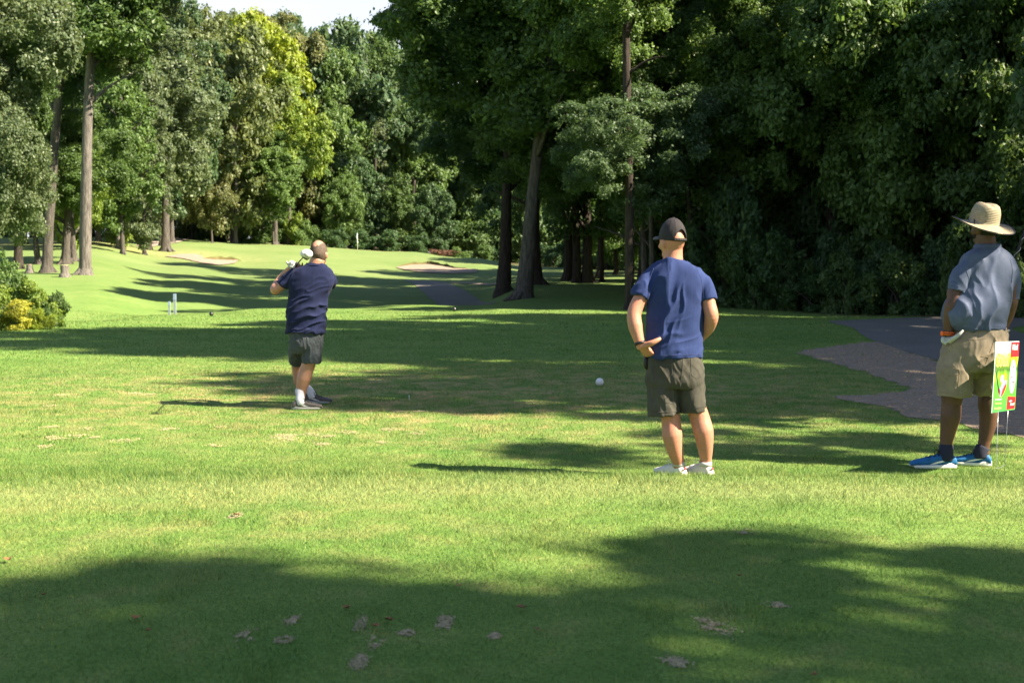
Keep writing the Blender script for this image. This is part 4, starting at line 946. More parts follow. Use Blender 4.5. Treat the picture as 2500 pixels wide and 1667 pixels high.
parts.append(limb([(1692, 940, 0, .07), (1698, 985, 0, .066), (1708, 1020, .005, .069), (1717, 1052, -.008, .071), (1721, 1085, 0, .058), (1723, 1118, .02, .042), (1724, 1140, .04, .041), (1723, 1158, .05, .045)], Yb, squash=1.05))
body2 = vox('body', parts, SK2, e2, base, .0055, 4)
def f2(co, no):
    z = co[:, 2]; x = co[:, 0]-base.x
    low = frange(1.15, .9, z); d = folds(co, (.38, 0, .92), .36, .085, 3, .6, 2.6)*.022*(.35+.65*frange(.8, 1.2, z)*frange(.15, -.15, x+.1))
    d = d+folds(co, (.85, 0, .35), .26, .06, 8, .5, 2.4)*.020*low*(.3+.7*frange(.1, -.25, x)); d = d+folds(co, (.2, 0, 1), .5, .13, 12)*.012
    return d-.012
sh = [torso([(1622, 1664, 633, 0, .066), (1606, 1684, 642, 0, .082), (1590, 1705, 654, 0, .098), (1577, 1721, 672, 0, .112), (1574, 1725, 692, 0, .122), (1578, 1721, 715, 0, .128), (1580, 1718, 745, -.0, .130), (1579, 1716, 780, 0, .128), (1578, 1714, 815, 0, .128), (1579, 1714, 845, 0, .135), (1580, 1715, 871, 0, .140)], Yb, lip=.006)]
sh.append(limb([(1604, 672, 0, .060), (1586, 690, -.01, .068), (1573, 708, -.03, .065), (1563.5, 726, -.045, .060)], Yb, lip=.007))
sh.append(limb([(1702, 680, 0, .060), (1716, 695, -.01, .066), (1725, 714, -.03, .063), (1730, 734, -.045, .058)], Yb, lip=.007))
tshirt = vox('t_shirt', sh, SH2, e2, base, .006, 3, f2)
SH2s = simple('seam_blue', (.035, .05, .14), .9)
seam_on(tshirt, [[(1581, 866), (1620, 868), (1670, 867), (1713, 864)], [(1548, 716), (1560, 722), (1582, 731)], [(1596, 655), (1588, 675), (1585, 700), (1583, 725)], [(1700, 655), (1712, 680), (1716, 705), (1717, 730)]], tshirt, base, SH2s, .0018)
def fs2(co, no):
    d = folds(co, (.35, 0, -.9), .22, .05, 21)*.012+folds(co, (-.5, 0, -.8), .2, .06, 25)*.008; return d-.009
st = [torso([(1584, 1712, 858, 0, .125), (1580, 1715, 880, 0, .135), (1578, 1717, 905, 0, .14), (1578, 1718, 930, 0, .14), (1580, 1719, 945, 0, .12)], Yb),
      limb([(1615, 915, 0, .09), (1617, 950, 0, .102), (1619, 985, 0, .104), (1621, 1012, 0, .104)], Yb, lip=.012, squash=1.1),
      limb([(1686, 915, 0, .085), (1688, 945, 0, .092), (1690, 975, 0, .090), (1692, 1004, 0, .087)], Yb, lip=.012, squash=1.15)]
st.append(limb([(1658, 925, 0, .07), (1658, 955, .0, .045), (1658, 985, .0, .022)], Yb))
shorts2 = vox('shorts', st, ST2, e2, base, .006, 3, fs2)
seam_on(shorts2, [[(1581, 873), (1640, 875), (1714, 872)], [(1667, 872), (1666, 900), (1661, 935), (1660, 960)], [(1598, 880), (1600, 884), (1640, 884), (1641, 912), (1630, 924)], [(1686, 874), (1688, 915), (1700, 924), (1712, 918)], [(1585, 1003), (1620, 1007), (1657, 1004)], [(1662, 1001), (1690, 1000), (1720, 990)], [(1624, 972), (1656, 972)], [(1625, 983), (1640, 985), (1657, 979)], [(1624, 972), (1626, 1000)]], shorts2, base, ST2s, .0022)
# cap: mesh dome with a rear arch, snap strap, bill, button
CAPM = simple('cap_black_mesh', (.022, .019, .022), .75, .3, 300, .6, .003); CAPF = simple('cap_grey_bill', (.08, .085, .09), .8)
def dome():
    n, m = 180, 90; V = []; F = []
    for k in range(m+1):
        ph = R(1)+R(93)*k/m
        for j in range(n):
            th = 2*math.pi*j/n; q = np.array([[math.sin(ph)*math.cos(th), math.sin(ph)*math.sin(th), math.cos(ph)]]); q = skull(q)[0]*np.array([1.10, 1.09, 1.13])+np.array([0, .0, .014]); seam_ = 1+.008*math.cos(6*th)**8
            V.append(q*seam_)
    for k in range(m):
        for j in range(n):
            th = 2*math.pi*(j+.5)/n; ph = R(1)+R(93)*(k+.5)/m; da = abs((th-1.5*math.pi+math.pi) % (2*math.pi)-math.pi)
            if da < R(33) and math.degrees(ph) > 60+22*(da/R(33))**2 and math.degrees(ph) < 86: continue
            F.append([k*n+j, k*n+(j+1) % n, (k+1)*n+(j+1) % n, (k+1)*n+j])
    return np.array(V), F
dv, df = dome(); capp = hc+Vector((0, 0, .004))
cap = obj_m('cap', xf((dv*1.02, df), capp, yaw2, R(6)), CAPM, e2, base); sol = cap.modifiers.new('t', 'SOLIDIFY'); sol.thickness = .003; sol.offset = 1
bl = []
for i, t in enumerate(np.linspace(0, 1, 8)):
    row = []
    for a in np.linspace(-1, 1, 15):
        x = a*.074; y = .088+(.085*t)*(1-.35*a*a)-.028*a*a; z = .022-.014*a*a-.012*t*t; row.append((x, y, z))
    bl.append(row)
V = np.array(bl).reshape(-1, 3); F = [[i*15+j, i*15+j+1, (i+1)*15+j+1, (i+1)*15+j] for i in range(7) for j in range(14)]
bill = obj_m('bill', xf((V*1.02, F), capp, yaw2, R(6)), CAPF, cap, base); sol = bill.modifiers.new('t', 'SOLIDIFY'); sol.thickness = .004
obj_m('button', xf(ellip((0, 0, .155), (.009, .009, .005)), capp, yaw2, R(6)), CAPM, cap, base)
sp_ = [tube_pts([(math.sin(a)*.087*1, -math.cos(a)*.109, .012+.004*math.cos(a*30)) for a in np.linspace(-.62, .62, 24)], [.0065]*24, 8, 1)]
obj_m('snap_strap', [xf(p_, capp, yaw2, R(6)) for p_ in sp_], BLACKP, cap, base)
gl = [tube_pts([(sx*.081, -.02, .012), (sx*.084, .03, .014), (sx*.074, .092, .014)], [.003, .003, .003], 6, 2) for sx in (-1, 1)]+[ellip((sx*.035, .104, .006), (.028, .006, .019)) for sx in (-1, 1)]
obj_m('sunglasses', [xf(p_, hc, yaw2, 0) for p_ in gl], BLACKP, e2, base)
wb = W(1562.5, 838, Yb-.115); ax = (W(1557, 820, Yb-.105)-wb).normalized()
def band(c, ax, r, w_, n=28, t=.004, sq=1):
    ax = Vector(ax).normalized(); a = ax.orthogonal().normalized(); b = ax.cross(a); rings = []
    for (k, rr) in ((-1, r), (-1, r+t), (1, r+t), (1, r)):
        rings.append(np.array([Vector(c)+ax*(k*w_/2)+a*rr*math.cos(q)+b*rr*sq*math.sin(q) for q in np.linspace(0, 2*math.pi, n, endpoint=False)]))
    V = np.vstack(rings); F = [[i*n+j, i*n+(j+1) % n, ((i+1) % 4)*n+(j+1) % n, ((i+1) % 4)*n+j] for i in range(4) for j in range(n)]
    return V, F
obj_m('wristband', band(wb, ax, .0355, .018), BLACKP, e2, base)
obj_m('phone_pouch', tube_pts([tuple(W(1579, 868, Yb-.02)), tuple(W(1576, 880, Yb-.02)), tuple(W(1576, 893, Yb-.02)), tuple(W(1580, 901, Yb-.02))], [.012, .018, .018, .01], 12, 3, squash=2), BLACKP, e2, base)
SHW = simple('shoe_cream', (.66, .62, .55), .7, .06, 30, .25, .003); SOLW = simple('sole_beige', (.50, .47, .42), .8, .1, 40); LACW = simple('lace_white', (.7, .68, .64), .9); TABR = simple('heel_tab_red', (.25, .07, .07), .8)
for (hu, dy, ang, nm) in ((1671, 0, R(122), 'l'), (1738, -.01, R(125), 'r')):
    hp = W(hu, 1168, Yb-.03+dy); hp.z = h(hp.x, hp.y)+.004
    so2 = shoe(base, hp, ang, SHW, SOLW, LACW, e2, L=.30, hi=.105, s=1.04)
    bk = hp-Vector((math.cos(ang), math.sin(ang), 0))*.004
    obj_m('heel_tab', xf(ellip((0, 0, 0), (.004, .013, .010)), (bk.x, bk.y, hp.z+.082), ang), TABR, so2, base)
    c_ = hp+Vector((math.cos(ang), math.sin(ang), 0))*.065; obj_m('sock', band((c_.x, c_.y, hp.z+.108), (0, 0, 1), .040, .03, t=.005), WHITE, e2, base)

# ---- golfer ----
Yb = 12.75; base = W(748, 1000, Yb); base.z = h(base.x, base.y); g0 = base.z
e1 = empty('person', base, 'balding golfer in navy polo shirt and grey shorts finishing a swing', 'person')
SH1 = cloth('polo_navy', (.012, .016, .048), .10, (0, R(65), 0), (26, 8, 3), weave=.2); SH1s = simple('seam_navy', (.016, .02, .05), .9)
ST1 = cloth('shorts_grey', (.055, .063, .074), .35, (0, R(20), 0), (24, 10, 8))
hc = W(778, 619, Yb+.02); yaw1 = R(-12)
parts = head_parts(hc, yaw1, R(4), 1.12)
parts.append(limb([(776, 632, 0, .075), (772, 645, 0, .078), (768, 665, 0, .09)], Yb))
parts.append(torso([(740, 800, 655, 0, .08), (715, 800, 680, 0, .10), (712, 796, 740, 0, .10), (712, 780, 815, 0, .10)], Yb))
parts.append(limb([(716, 670, 0, .05), (701, 684, 0, .052), (685, 698, 0, .053), (672, 707, .02, .056), (678, 695, .15, .053), (690, 677, .22, .046), (704, 661, .19, .037), (714, 652, .11, .033)], Yb))
parts.append(limb([(798, 674, .03, .052), (802, 690, .14, .052), (790, 694, .28, .055), (760, 680, .36, .048), (735, 664, .28, .040), (722, 653, .15, .034)], Yb))
gh = W(722, 648, Yb+.04)
cd = (W(747, 621, Yb-.98)-gh).normalized()   # shaft direction toward the head of the club
parts += hand(W(733, 660, Yb+.14), Vector((-.1, -.75, .25)), Vector((-.4, -.2, .8)), .6, (.9, .95, 1.0, 1.05), .4, 1.0, -1)
parts.append(limb([(724, 860, .45, .085), (726, 880, .5, .07), (728, 905, .53, .066), (731, 930, .53, .062), (738, 950, .53, .048), (744, 970, .54, .046)], Yb))
parts.append(limb([(757, 860, 0, .075), (754, 886, 0, .073), (748, 905, -.0, .072), (742, 925, -.005, .074), (737, 945, 0, .060), (734, 965, 0, .049), (733, 985, 0, .048)], Yb))
body1 = vox('body', parts, SK1, e1, base, .0065, 4)
# fringe of hair round the bald crown
def hairshell(c, yaw, pitch, s, keep, mat, parent, k=1.05, name='hair'):
    n, m = 120, 80; V = []; F = []; D = []
    for i in range(m+1):
        ph = math.pi*i/m
        for j in range(n):
            th = 2*math.pi*j/n; D.append((math.sin(ph)*math.cos(th), math.sin(ph)*math.sin(th), math.cos(ph)))
    D = np.array(D); jit = fbm(D*26, 5, 3)-.5; V = skull(D)*(k+.03*jit[:, None])*s; kp = keep(D, jit)
    for i in range(m):
        for j in range(n):
            q = [i*n+j, i*n+(j+1) % n, (i+1)*n+(j+1) % n, (i+1)*n+j]
            if all(kp[a] for a in q): F.append(q)
    return obj_m(name, xf((V, F), c, yaw, pitch), mat, parent, base)
def keep1(D, jit):
    x, y, z = D.T; bald = ((x/.62)**2+((y-.05)/.86)**2 < 1+jit*.6) & (z > .40+jit*.2); face = (y > .42+jit*.1) ; nape = z < -.80+jit*.2
    ear = (np.abs(x) > .85) & (z < .05) & (y > -.25); return ~bald & ~face & ~nape & ~ear
hairshell(hc, yaw1, R(4), 1.12, keep1, HAIR1, e1)
def f1(co, no):
    z = co[:, 2]-g0; x = co[:, 0]-base.x
    d = folds(co, (.92, 0, .38), .34, .075, 31, .6, 2.8)*.026*(.25+.75*frange(1.32, 1.1, z)); d = d+folds(co, (.8, 0, .6), .4, .12, 36)*.014
    return d-.012-.008*frange(1.3, 1.15, z)
pl = [torso([(752, 789, 642, 0, .07), (738, 800, 650, 0, .085), (718, 810, 658, 0, .10), (704, 814, 672, 0, .118), (703, 814, 690, 0, .128), (704, 808, 708, 0, .132), (704, 801, 728, 0, .136), (702, 797, 752, 0, .145), (700, 796, 775, .01, .155), (700, 793, 795, .01, .155), (700, 792, 813, .01, .155)], Yb, lip=.006)]
pl.append(limb([(722, 668, 0, .070), (708, 680, 0, .073), (696, 690, 0, .070), (688, 698, 0, .066)], Yb, lip=.008))
pl.append(limb([(796, 672, 0, .070), (806, 684, .06, .070), (804, 694, .13, .068)], Yb, lip=.008))
polo1 = vox('polo_shirt', pl, SH1, e1, base, .007, 3, f1)
col_ = [interp_rings([ering(W(768, 648, Yb), .098, .088, 36, 0), ering(W(769, 642, Yb+.005), .088, .080, 36, 0), ering(W(770, 643, Yb), .080, .073, 36, 0)], 2)]
obj_m('collar', loft(col_[0], cap=False), SH1, polo1, base)
seam_on(polo1, [[(701, 797), (730, 803), (760, 808), (791, 811)], [(722, 655), (714, 670), (706, 690), (704, 704)], [(797, 653), (805, 670), (803, 695), (800, 712)]], polo1, base, SH1s, .0022)
stt = [torso([(707, 786, 803, .01, .12), (707, 789, 830, .01, .138), (709, 788, 850, .02, .14), (711, 786, 862, .03, .12)], Yb),
       limb([(760, 840, 0, .105), (761, 862, 0, .101), (760, 887, 0, .094)], Yb, lip=.012, squash=1.15),
       limb([(730, 835, .15, .10), (728, 855, .28, .10), (727, 879, .42, .094)], Yb, lip=.012)]
shorts1 = vox('shorts', stt, ST1, e1, base, .0065, 3, lambda co, no: folds(co, (.2, 0, -.9), .15, .045, 41)*.013+folds(co, (.8, 0, .5), .15, .04, 45)*.008-.01)
seam_on(shorts1, [[(739, 884), (760, 884), (781, 884)], [(745, 816), (742, 845), (741, 872)], [(783, 820), (784, 850), (781, 880)]], shorts1, base, simple('seam_grey', (.05, .055, .065), .9), .0026)
SHG = simple('shoe_taupe', (.07, .062, .058), .55, .15, 40, .3, .003); SOLG = simple('sole_light_grey', (.30, .30, .29), .7); LACB = simple('lace_black', (.012, .012, .012), .9); LOGW = simple('logo_white', (.72, .70, .70), .6, .03)
for (hu, hv, Y_, ang) in ((713, 1001, 12.62, R(6)), (742, 984, 13.25, R(-4))):
    hp = W(hu, hv, Y_); hp.z = h(hp.x, hp.y)+.004
    s1 = shoe(base, hp, ang, SHG, SOLG, LACB, e1, L=.31, hi=.10, logo=swoosh(), Mlogo=LOGW)
    c_ = hp+Vector((math.cos(ang), math.sin(ang), 0))*.085
    top = W(731, 963, 12.75) if hv > 990 else W(745, 955, 13.28)
    V, F = tube_pts([(c_.x+.01, c_.y, hp.z+.055), (c_.x, c_.y, hp.z+.09), ((c_.x*1.2+top.x*.8)/2, (c_.y+top.y)/2, hp.z+.14), (top.x, top.y, hp.z+(.185 if hv > 990 else .16))], [.047, .045, .043, .046], 20, 3); obj_m('sock', (V, F), simple('sock_white', (.50, .50, .53), .9, .04, 60, .3, .003), e1, base)
gl_ = hand(W(716, 658, Yb+.09), Vector((-.05, -.8, .3)), Vector((.35, -.2, .85)), .6, (.95, 1.0, 1.0, 1.1), .5, 1.06, 1)
vox('glove', gl_, WHITE, e1, base, .005, 2)
# club of the golfer
gp = gh
ec = empty('golf_club', gp, 'golf driver with white head held by the golfer over his shoulder', 'golf club')
GRIPM = simple('rubber_grip', (.02, .02, .024), .8); SHAFT = simple('graphite_shaft', (.05, .045, .045), .35, .1, 20, 0); HEADW = simple('driver_white', (.55, .55, .54), .25, .03, 20, 0, spec=.5); HEADB = simple('driver_black', (.02, .02, .022), .35)
q0 = gp-cd*.12; q1 = gp+cd*.16; q2 = gp+cd*.98
obj_m('grip', tube_pts([tuple(q0), tuple(q1)], [.0145, .0115], 12, 2), GRIPM, ec, gp); obj_m('shaft', tube_pts([tuple(q1), tuple(q2)], [.0075, .0052], 10, 2), SHAFT, ec, gp)
hcn = W(748.5, 620, Yb-1.0); hd = xf(ellip((0, 0, 0), (.060, .052, .046), 0, 28, 20), hcn, R(20), R(10)); hdo = obj_m('club_head', hd, HEADW, ec, gp)
obj_m('face_rim', [xf(band((0, 0, 0), (-.75, .35, -.55), .047, .016, 30, .004), hcn+Vector((-.016, .010, -.013)), 0)], HEADB, hdo, gp)
obj_m('hosel', tube_pts([tuple(q2-cd*.05), tuple(hcn+(q2-hcn)*.3)], [.008, .010], 10, 2), HEADB, hdo, gp)
tr_ = BVHTree.FromPolygons([tuple(v) for v in hd[0]], hd[1]); row = []
for (u, v) in [(743, 618.5), (743.5, 621), (746.5, 625.5), (750, 628.5), (751, 626.5), (747.5, 621.5), (744.5, 618.5)]:
    d = (W(u, v, 12)-Vector((0, 0, CZ))).normalized(); hit = tr_.ray_cast(Vector((0, 0, CZ)), d)
    if hit[0]: row.append(tuple(hit[0]))
if len(row) > 2: obj_m('marking', tube_pts(row, [.0022]*len(row), 6, 2), HEADB, hdo, gp)

# ---- man in the straw hat ----
Yb = 8.97; base = W(2330, 1136, Yb); base.z = h(base.x, base.y)
e3 = empty('person', base, 'man in straw hat and grey blue polo with an orange watch and white glove', 'person')
SH3 = cloth('polo_grey_blue', (.080, .100, .165), .10, (0, R(5), 0), (20, 8, 3), rough=.6, weave=.15); ST3 = cloth('shorts_khaki', (.225, .185, .135), .3, (0, R(15), 0), (16, 8, 5))
hc = W(2405, 556, Yb-.0); yaw3 = R(28)
parts = head_parts(hc, yaw3, 0, 1.04)
parts.append(limb([(2405, 575, 0, .070), (2406, 592, 0, .072), (2408, 612, 0, .082), (2408, 650, 0, .09)], Yb))
parts.append(torso([(2375, 2440, 625, 0, .07), (2360, 2460, 660, 0, .10), (2340, 2450, 750, 0, .12), (2345, 2440, 830, 0, .11)], Yb))
parts.append(limb([(2350, 655, -.02, .055), (2340, 690, -.04, .058), (2332, 715, -.05, .058), (2331, 732, -.06, .057), (2325, 750, -.06, .058), (2320, 775, -.05, .050), (2316, 800, -.04, .038), (2316, 822, -.04, .034)], Yb))
parts.append(limb([(2462, 655, 0, .055), (2470, 690, -.02, .056), (2469, 725, -.03, .052), (2466, 745, -.03, .050), (2460, 770, .02, .044), (2451, 795, .08, .034), (2448, 808, .10, .032)], Yb))
parts += hand(W(2447, 808, Yb+.10), Vector((-.5, .25, -.5)), Vector((-.5, -.4, .1)), 1, (.4, .4, .45, .5), .6, 1, -1)
parts.append(limb([(2330, 910, 0, .085), (2327, 950, 0, .085), (2323, 985, -.0, .070), (2321, 1015, -.004, .072), (2316, 1045, 0, .060), (2311, 1075, 0, .047), (2309, 1095, 0, .045), (2310, 1112, 0, .046)], Yb, squash=1.05))
parts.append(limb([(2412, 905, .07, .06), (2410, 950, .09, .058), (2410, 985, .09, .067), (2414, 1010, .09, .068), (2410, 1045, .09, .057), (2404, 1075, .09, .045), (2401, 1092, .09, .043), (2400, 1108, .09, .044)], Yb, squash=1.05))
body3 = vox('body', parts, SK3, e3, base, .006, 4)
def keep3(D, jit): x, y, z = D.T; return (y < .35+jit*.1) & (z > -.62+jit*.2) & ~((np.abs(x) > .85) & (z < .05) & (y > -.2))
hairshell(hc, yaw3, 0, 1.04, keep3, HAIRB, e3, 1.03)
bd = lambda D, jit: (D[:, 1] > .2) & (D[:, 2] < -.35+jit*.2) & (D[:, 2] > -.97)
hairshell(hc, yaw3, 0, 1.04, bd, HAIRB, e3, 1.05, 'beard')
def f3(co, no):
    z = co[:, 2]-base.z; x = co[:, 0]-base.x; d = folds(co, (.12, 0, 1), .5, .12, 51, .5, 2.4)*.024+folds(co, (-.35, 0, .9), .3, .07, 55)*.012*frange(.2, -.1, x)+folds(co, (.9, 0, -.3), .25, .09, 58)*.014*frange(1.15, .95, z)
    return d-.015
pl = [torso([(2382, 2436, 603, 0, .075), (2366, 2450, 612, 0, .095), (2350, 2464, 624, 0, .115), (2341, 2476, 642, 0, .128), (2338, 2480, 664, 0, .138), (2336, 2478, 690, 0, .146), (2326, 2470, 715, -.01, .155), (2310, 2462, 740, -.02, .165), (2304, 2456, 765, -.02, .17), (2308, 2450, 785, -.01, .165), (2322, 2449, 804, 0, .155)], Yb, lip=.006, yaw=0)]
pl.append(limb([(2366, 648, -.02, .070), (2352, 668, -.035, .073), (2343, 690, -.05, .071), (2336, 713, -.06, .066)], Yb, lip=.008))
pl.append(limb([(2456, 650, 0, .066), (2468, 675, -.01, .066), (2471, 705, -.02, .062), (2470, 734, -.03, .056)], Yb, lip=.008))
polo3 = vox('polo_shirt', pl, SH3, e3, base, .0065, 3, f3)
SH3s = simple('seam_blue_grey', (.07, .10, .15), .9)
obj_m('collar', loft(interp_rings([ering(W(2410, 606, Yb), .098, .088, 36), ering(W(2411, 596, Yb+.005), .090, .082, 36), ering(W(2411, 597, Yb), .080, .072, 36)], 2), cap=False), SH3, polo3, base)
seam_on(polo3, [[(2318, 707), (2335, 712), (2355, 713)], [(2364, 632), (2358, 655), (2366, 680), (2364, 705)], [(2330, 797), (2380, 804), (2446, 801)], [(2461, 733), (2470, 733), (2476, 731)], [(2466, 632), (2473, 660), (2470, 690)]], polo3, base, SH3s, .002)
# faded lettering on the left sleeve
seam_on(polo3, [[(2322, 690), (2325, 688)], [(2327, 687), (2331, 690)], [(2333, 688), (2336, 691)], [(2338, 689), (2341, 692)], [(2322, 698), (2326, 697)], [(2329, 698), (2334, 699)], [(2336, 698), (2341, 701)]], polo3, base, simple('faded_print', (.04, .06, .12), .9), .002, name='sleeve_print')
stt = [torso([(2330, 2453, 798, 0, .135), (2322, 2456, 812, 0, .15), (2306, 2458, 835, 0, .16), (2300, 2456, 865, .0, .165), (2296, 2450, 890, .0, .16), (2296, 2440, 905, 0, .14)], Yb),
       limb([(2340, 865, 0, .125), (2334, 900, 0, .128), (2330, 935, 0, .125), (2329, 966, 0, .122)], Yb, lip=.014, squash=1.15),
       limb([(2415, 860, .05, .115), (2412, 900, .08, .108), (2406, 935, .10, .098), (2402, 964, .11, .09)], Yb, lip=.014, squash=1.2)]
stt.append(limb([(2374, 885, .03, .10), (2373, 905, .05, .075), (2372, 922, .05, .04)], Yb))
shorts3 = vox('shorts', stt, ST3, e3, base, .0065, 3, lambda co, no: folds(co, (-.75, 0, -.6), .25, .07, 61)*.014+folds(co, (.3, 0, -.9), .2, .06, 65)*.008-.012)
seam_on(shorts3, [[(2360, 829), (2385, 830), (2411, 825)], [(2290, 905), (2315, 918), (2340, 914)], [(2290, 893), (2318, 896), (2343, 903), (2343, 914)], [(2341, 914), (2338, 965)], [(2429, 812), (2430, 835)], [(2389, 812), (2388, 826)], [(2310, 845), (2322, 842), (2326, 850)], [(2394, 870), (2412, 872)], [(2292, 955), (2330, 963), (2368, 968)], [(2430, 822), (2410, 880), (2385, 935), (2374, 965)]], shorts3, base, simple('seam_khaki', (.20, .155, .10), .9), .0016)
for (pts, nm) in (([(2316, 824), (2317, 835), (2324, 838)], 'l'),): pass
wc = W(2315, 814, Yb-.04); wax = (W(2316, 800, Yb-.04)-wc).normalized()
ORANGE = simple('orange_strap', (.80, .14, .02), .5, .05, 30, .1)
wt = obj_m('watch', band(wc, wax, .040, .024, 32, .005), ORANGE, e3, base)
obj_m('watch_case', [xf(ellip((0, 0, 0), (.011, .024, .020)), wc+Vector((-.045, .0, 0)))], ORANGE, wt, base); obj_m('keeper', band(wc, wax, .0455, .006, 32, .002), BLACKP, wt, base)
gl_ = hand(W(2315, 824, Yb-.05), Vector((.35, .35, -.75)), Vector((.5, .6, .2)), 1, (.5, .55, .6, .7), .0, 1.06, 1)
gl_.append(tube_pts([tuple(W(2318, 833, Yb-.07)), tuple(W(2330, 825, Yb-.13)), tuple(W(2341, 817, Yb-.165)), tuple(W(2352, 806, Yb-.165))], [.022, .017, .013, .009], 12, 4))
gl_.append(tube_pts([tuple(W(2303, 822, Yb-.05)), tuple(W(2302, 833, Yb-.05)), tuple(W(2312, 838, Yb-.06))], [.014, .016, .016], 10, 3))
vox('glove', gl_, WHITE, e3, base, .0055, 3)
BLUE = simple('shoe_blue', (.010, .105, .27), .6, .25, 26, .4, .003, bscale=300); SOLH = simple('sole_white', (.70, .68, .64), .7, .08, 40); NAVYS = simple('sock_navy', (.02, .022, .04), .9, .1, 80, .3)
for (hu, hv, dy, ang, L_) in ((2334, 1132, -.03, R(180), .34), (2420, 1131, .06, R(161), .28)):
    hp = W(hu, hv+3, Yb+dy); hp.z = h(hp.x, hp.y)+.004
    s3 = shoe(base, hp, ang, BLUE, SOLH, LACB, e3, L=.30 if L_ > .3 else .30, hi=.098, s=1.13 if L_ > .3 else 1.0, logo=swoosh(), Mlogo=LOGW)
    c_ = hp+Vector((math.cos(ang), math.sin(ang), 0))*.075; a_ = W(2310, 1092, Yb) if dy < 0 else W(2400, 1094, Yb+.09)
    obj_m('sock', tube_pts([(c_.x, c_.y, hp.z+.06), (c_.x, c_.y, hp.z+.095), (a_.x, a_.y, a_.z+.01)], [.053, .052, .050], 20, 3), NAVYS, e3, base)
    if dy > 0: pass
# straw hat
STRAW, nt, bs, out = nmat('straw'); v = objc(nt)
sep = N(nt, 'ShaderNodeSeparateXYZ'); nt.links.new(v, sep.inputs[0])
ln = N(nt, 'ShaderNodeVectorMath', operation='LENGTH'); fl = N(nt, 'ShaderNodeCombineXYZ'); nt.links.new(sep.outputs[0], fl.inputs[0]); nt.links.new(sep.outputs[1], fl.inputs[1]); nt.links.new(fl.outputs[0], ln.inputs[0])
ad = N(nt, 'ShaderNodeMath', operation='SUBTRACT'); nt.links.new(ln.outputs['Value'], ad.inputs[0]); nt.links.new(sep.outputs[2], ad.inputs[1])
ms = N(nt, 'ShaderNodeMath', operation='MULTIPLY'); nt.links.new(ad.outputs[0], ms.inputs[0]); ms.inputs[1].default_value = 2*math.pi/.0135
sn = N(nt, 'ShaderNodeMath', operation='SINE'); nt.links.new(ms.outputs[0], sn.inputs[0])
c0 = ramp(nt, noise(nt, 55, 4, v, .7), [(.3, (.20, .165, .105)), (.7, (.38, .33, .225))]).outputs[0]
c1 = mixc(nt, ramp(nt, sn.outputs[0], [(.0, (1, 1, 1)), (.25, (0, 0, 0))]).outputs[0], c0, (.23, .19, .12))
nt.links.new(c1, bs.inputs['Base Color']); bs.inputs['Roughness'].default_value = .8; bump(nt, bs, sn.outputs[0], .4, .002)
hatc = W(2401, 546, Yb+.0)
n = 64; rings = []
prof = [(.010, .148, 0), (.030, .150, 0), (.058, .148, 0), (.078, .138, 0), (.090, .118, 0), (.096, .085, 0), (.099, .050, 0), (.101, .020, 0), (.104, .004, 0), (.115, -.003, .3), (.135, -.008, .6), (.160, -.014, .85), (.185, -.018, 1), (.208, -.016, 1.1), (.214, -.010, 1.1), (.210, -.014, 1.1)]
for (r_, z, wv) in prof:
    ring = []
    for th in np.linspace(0, 2*math.pi, n, endpoint=False):
        x = math.cos(th)*r_; y = math.sin(th)*r_*1.12; zz = z
        if z > .10: zz -= .030*math.exp(-((x+.008)/.022)**2)*frange(.10, .148, z)*(1 if y > -.08 else 1)*(.4+.6*frange(-.1, .06, y)); 
        zz += wv*(.016*abs(x/.2)**2*4*.25-.020*(y < 0)*abs(y/.2)+.004*math.sin(3*th))
        if z > .09: x *= .93
        ring.append((x, y, zz))
    rings.append(np.array(ring))
V, F = loft(rings, cap=False); V = list(V); V.append(np.array([0, 0, .118])); F += [[len(V)-1, j, (j+1) % n] for j in range(n)]
hat = mesh_py('straw_hat', np.array(V)*1.0, F, STRAW, e3); hat.location = hatc-base; hat.rotation_euler = (R(12), R(7), R(12)); sol = hat.modifiers.new('t', 'SOLIDIFY'); sol.thickness = .003
edge = tube_pts([tuple(q) for q in rings[-2]]+[tuple(rings[-2][0])], [.004]*(n+1), 6, 1); mesh_py('brim_edge', edge[0], edge[1], simple('navy_trim', (.02, .02, .04), .8), hat)
cordp = obj_m('chin_cord', [tube_pts([tuple(W(2364, 535, Yb-.0)), tuple(W(2368, 560, Yb+.0)), tuple(W(2372, 585, Yb+.02)), tuple(W(2380, 600, Yb+.05))], [.0025]*4, 6, 3)], BLACKP, hat, (0, 0, 0)); cordp.parent = e3; cordp.location = -base
mesh_py('cord', *tube_pts([(-.10, -.035, .022), (-.108, -.05, .012), (-.113, -.065, .0), (-.112, -.075, -.004)], [.003]*4, 6, 2), BLACKP, hat)

# club held by the man in the hat
gp = W(2455, 800, Yb+.16); ec = empty('golf_club', gp, 'golf club with striped grip rising behind the shoulder of the hatted man', 'golf club')
g1 = W(2474, 640, Yb+.16); g2 = W(2502, 566, Yb+.16); g3_ = W(2530, 500, Yb+.16)
obj_m('shaft', tube_pts([tuple(gp), tuple(g1)], [.005, .0065], 8, 3), simple('steel_shaft', (.5, .5, .5), .3, .05, 10, 0, metal=1), ec, gp)
obj_m('grip', tube_pts([tuple(g1), tuple(g2), tuple(g3_)], [.008, .013, .015], 10, 3), GRIPM, ec, gp)
sp_ = [g1+(g3_-g1)*t+Vector((math.cos(t*26)*.0125, math.sin(t*26)*.0125, 0)) for t in np.linspace(.02, .9, 60)]
obj_m('grip_stripe', tube_pts([tuple(q) for q in sp_], [.0022]*60, 5, 1), WHITE, ec, gp)
hb = gp-(g1-gp).normalized()*.02; obj_m('club_head', ellip(tuple(hb), (.03, .05, .018)), simple('iron_head', (.45, .45, .45), .35, .05, 10, 0, metal=1), ec, gp)

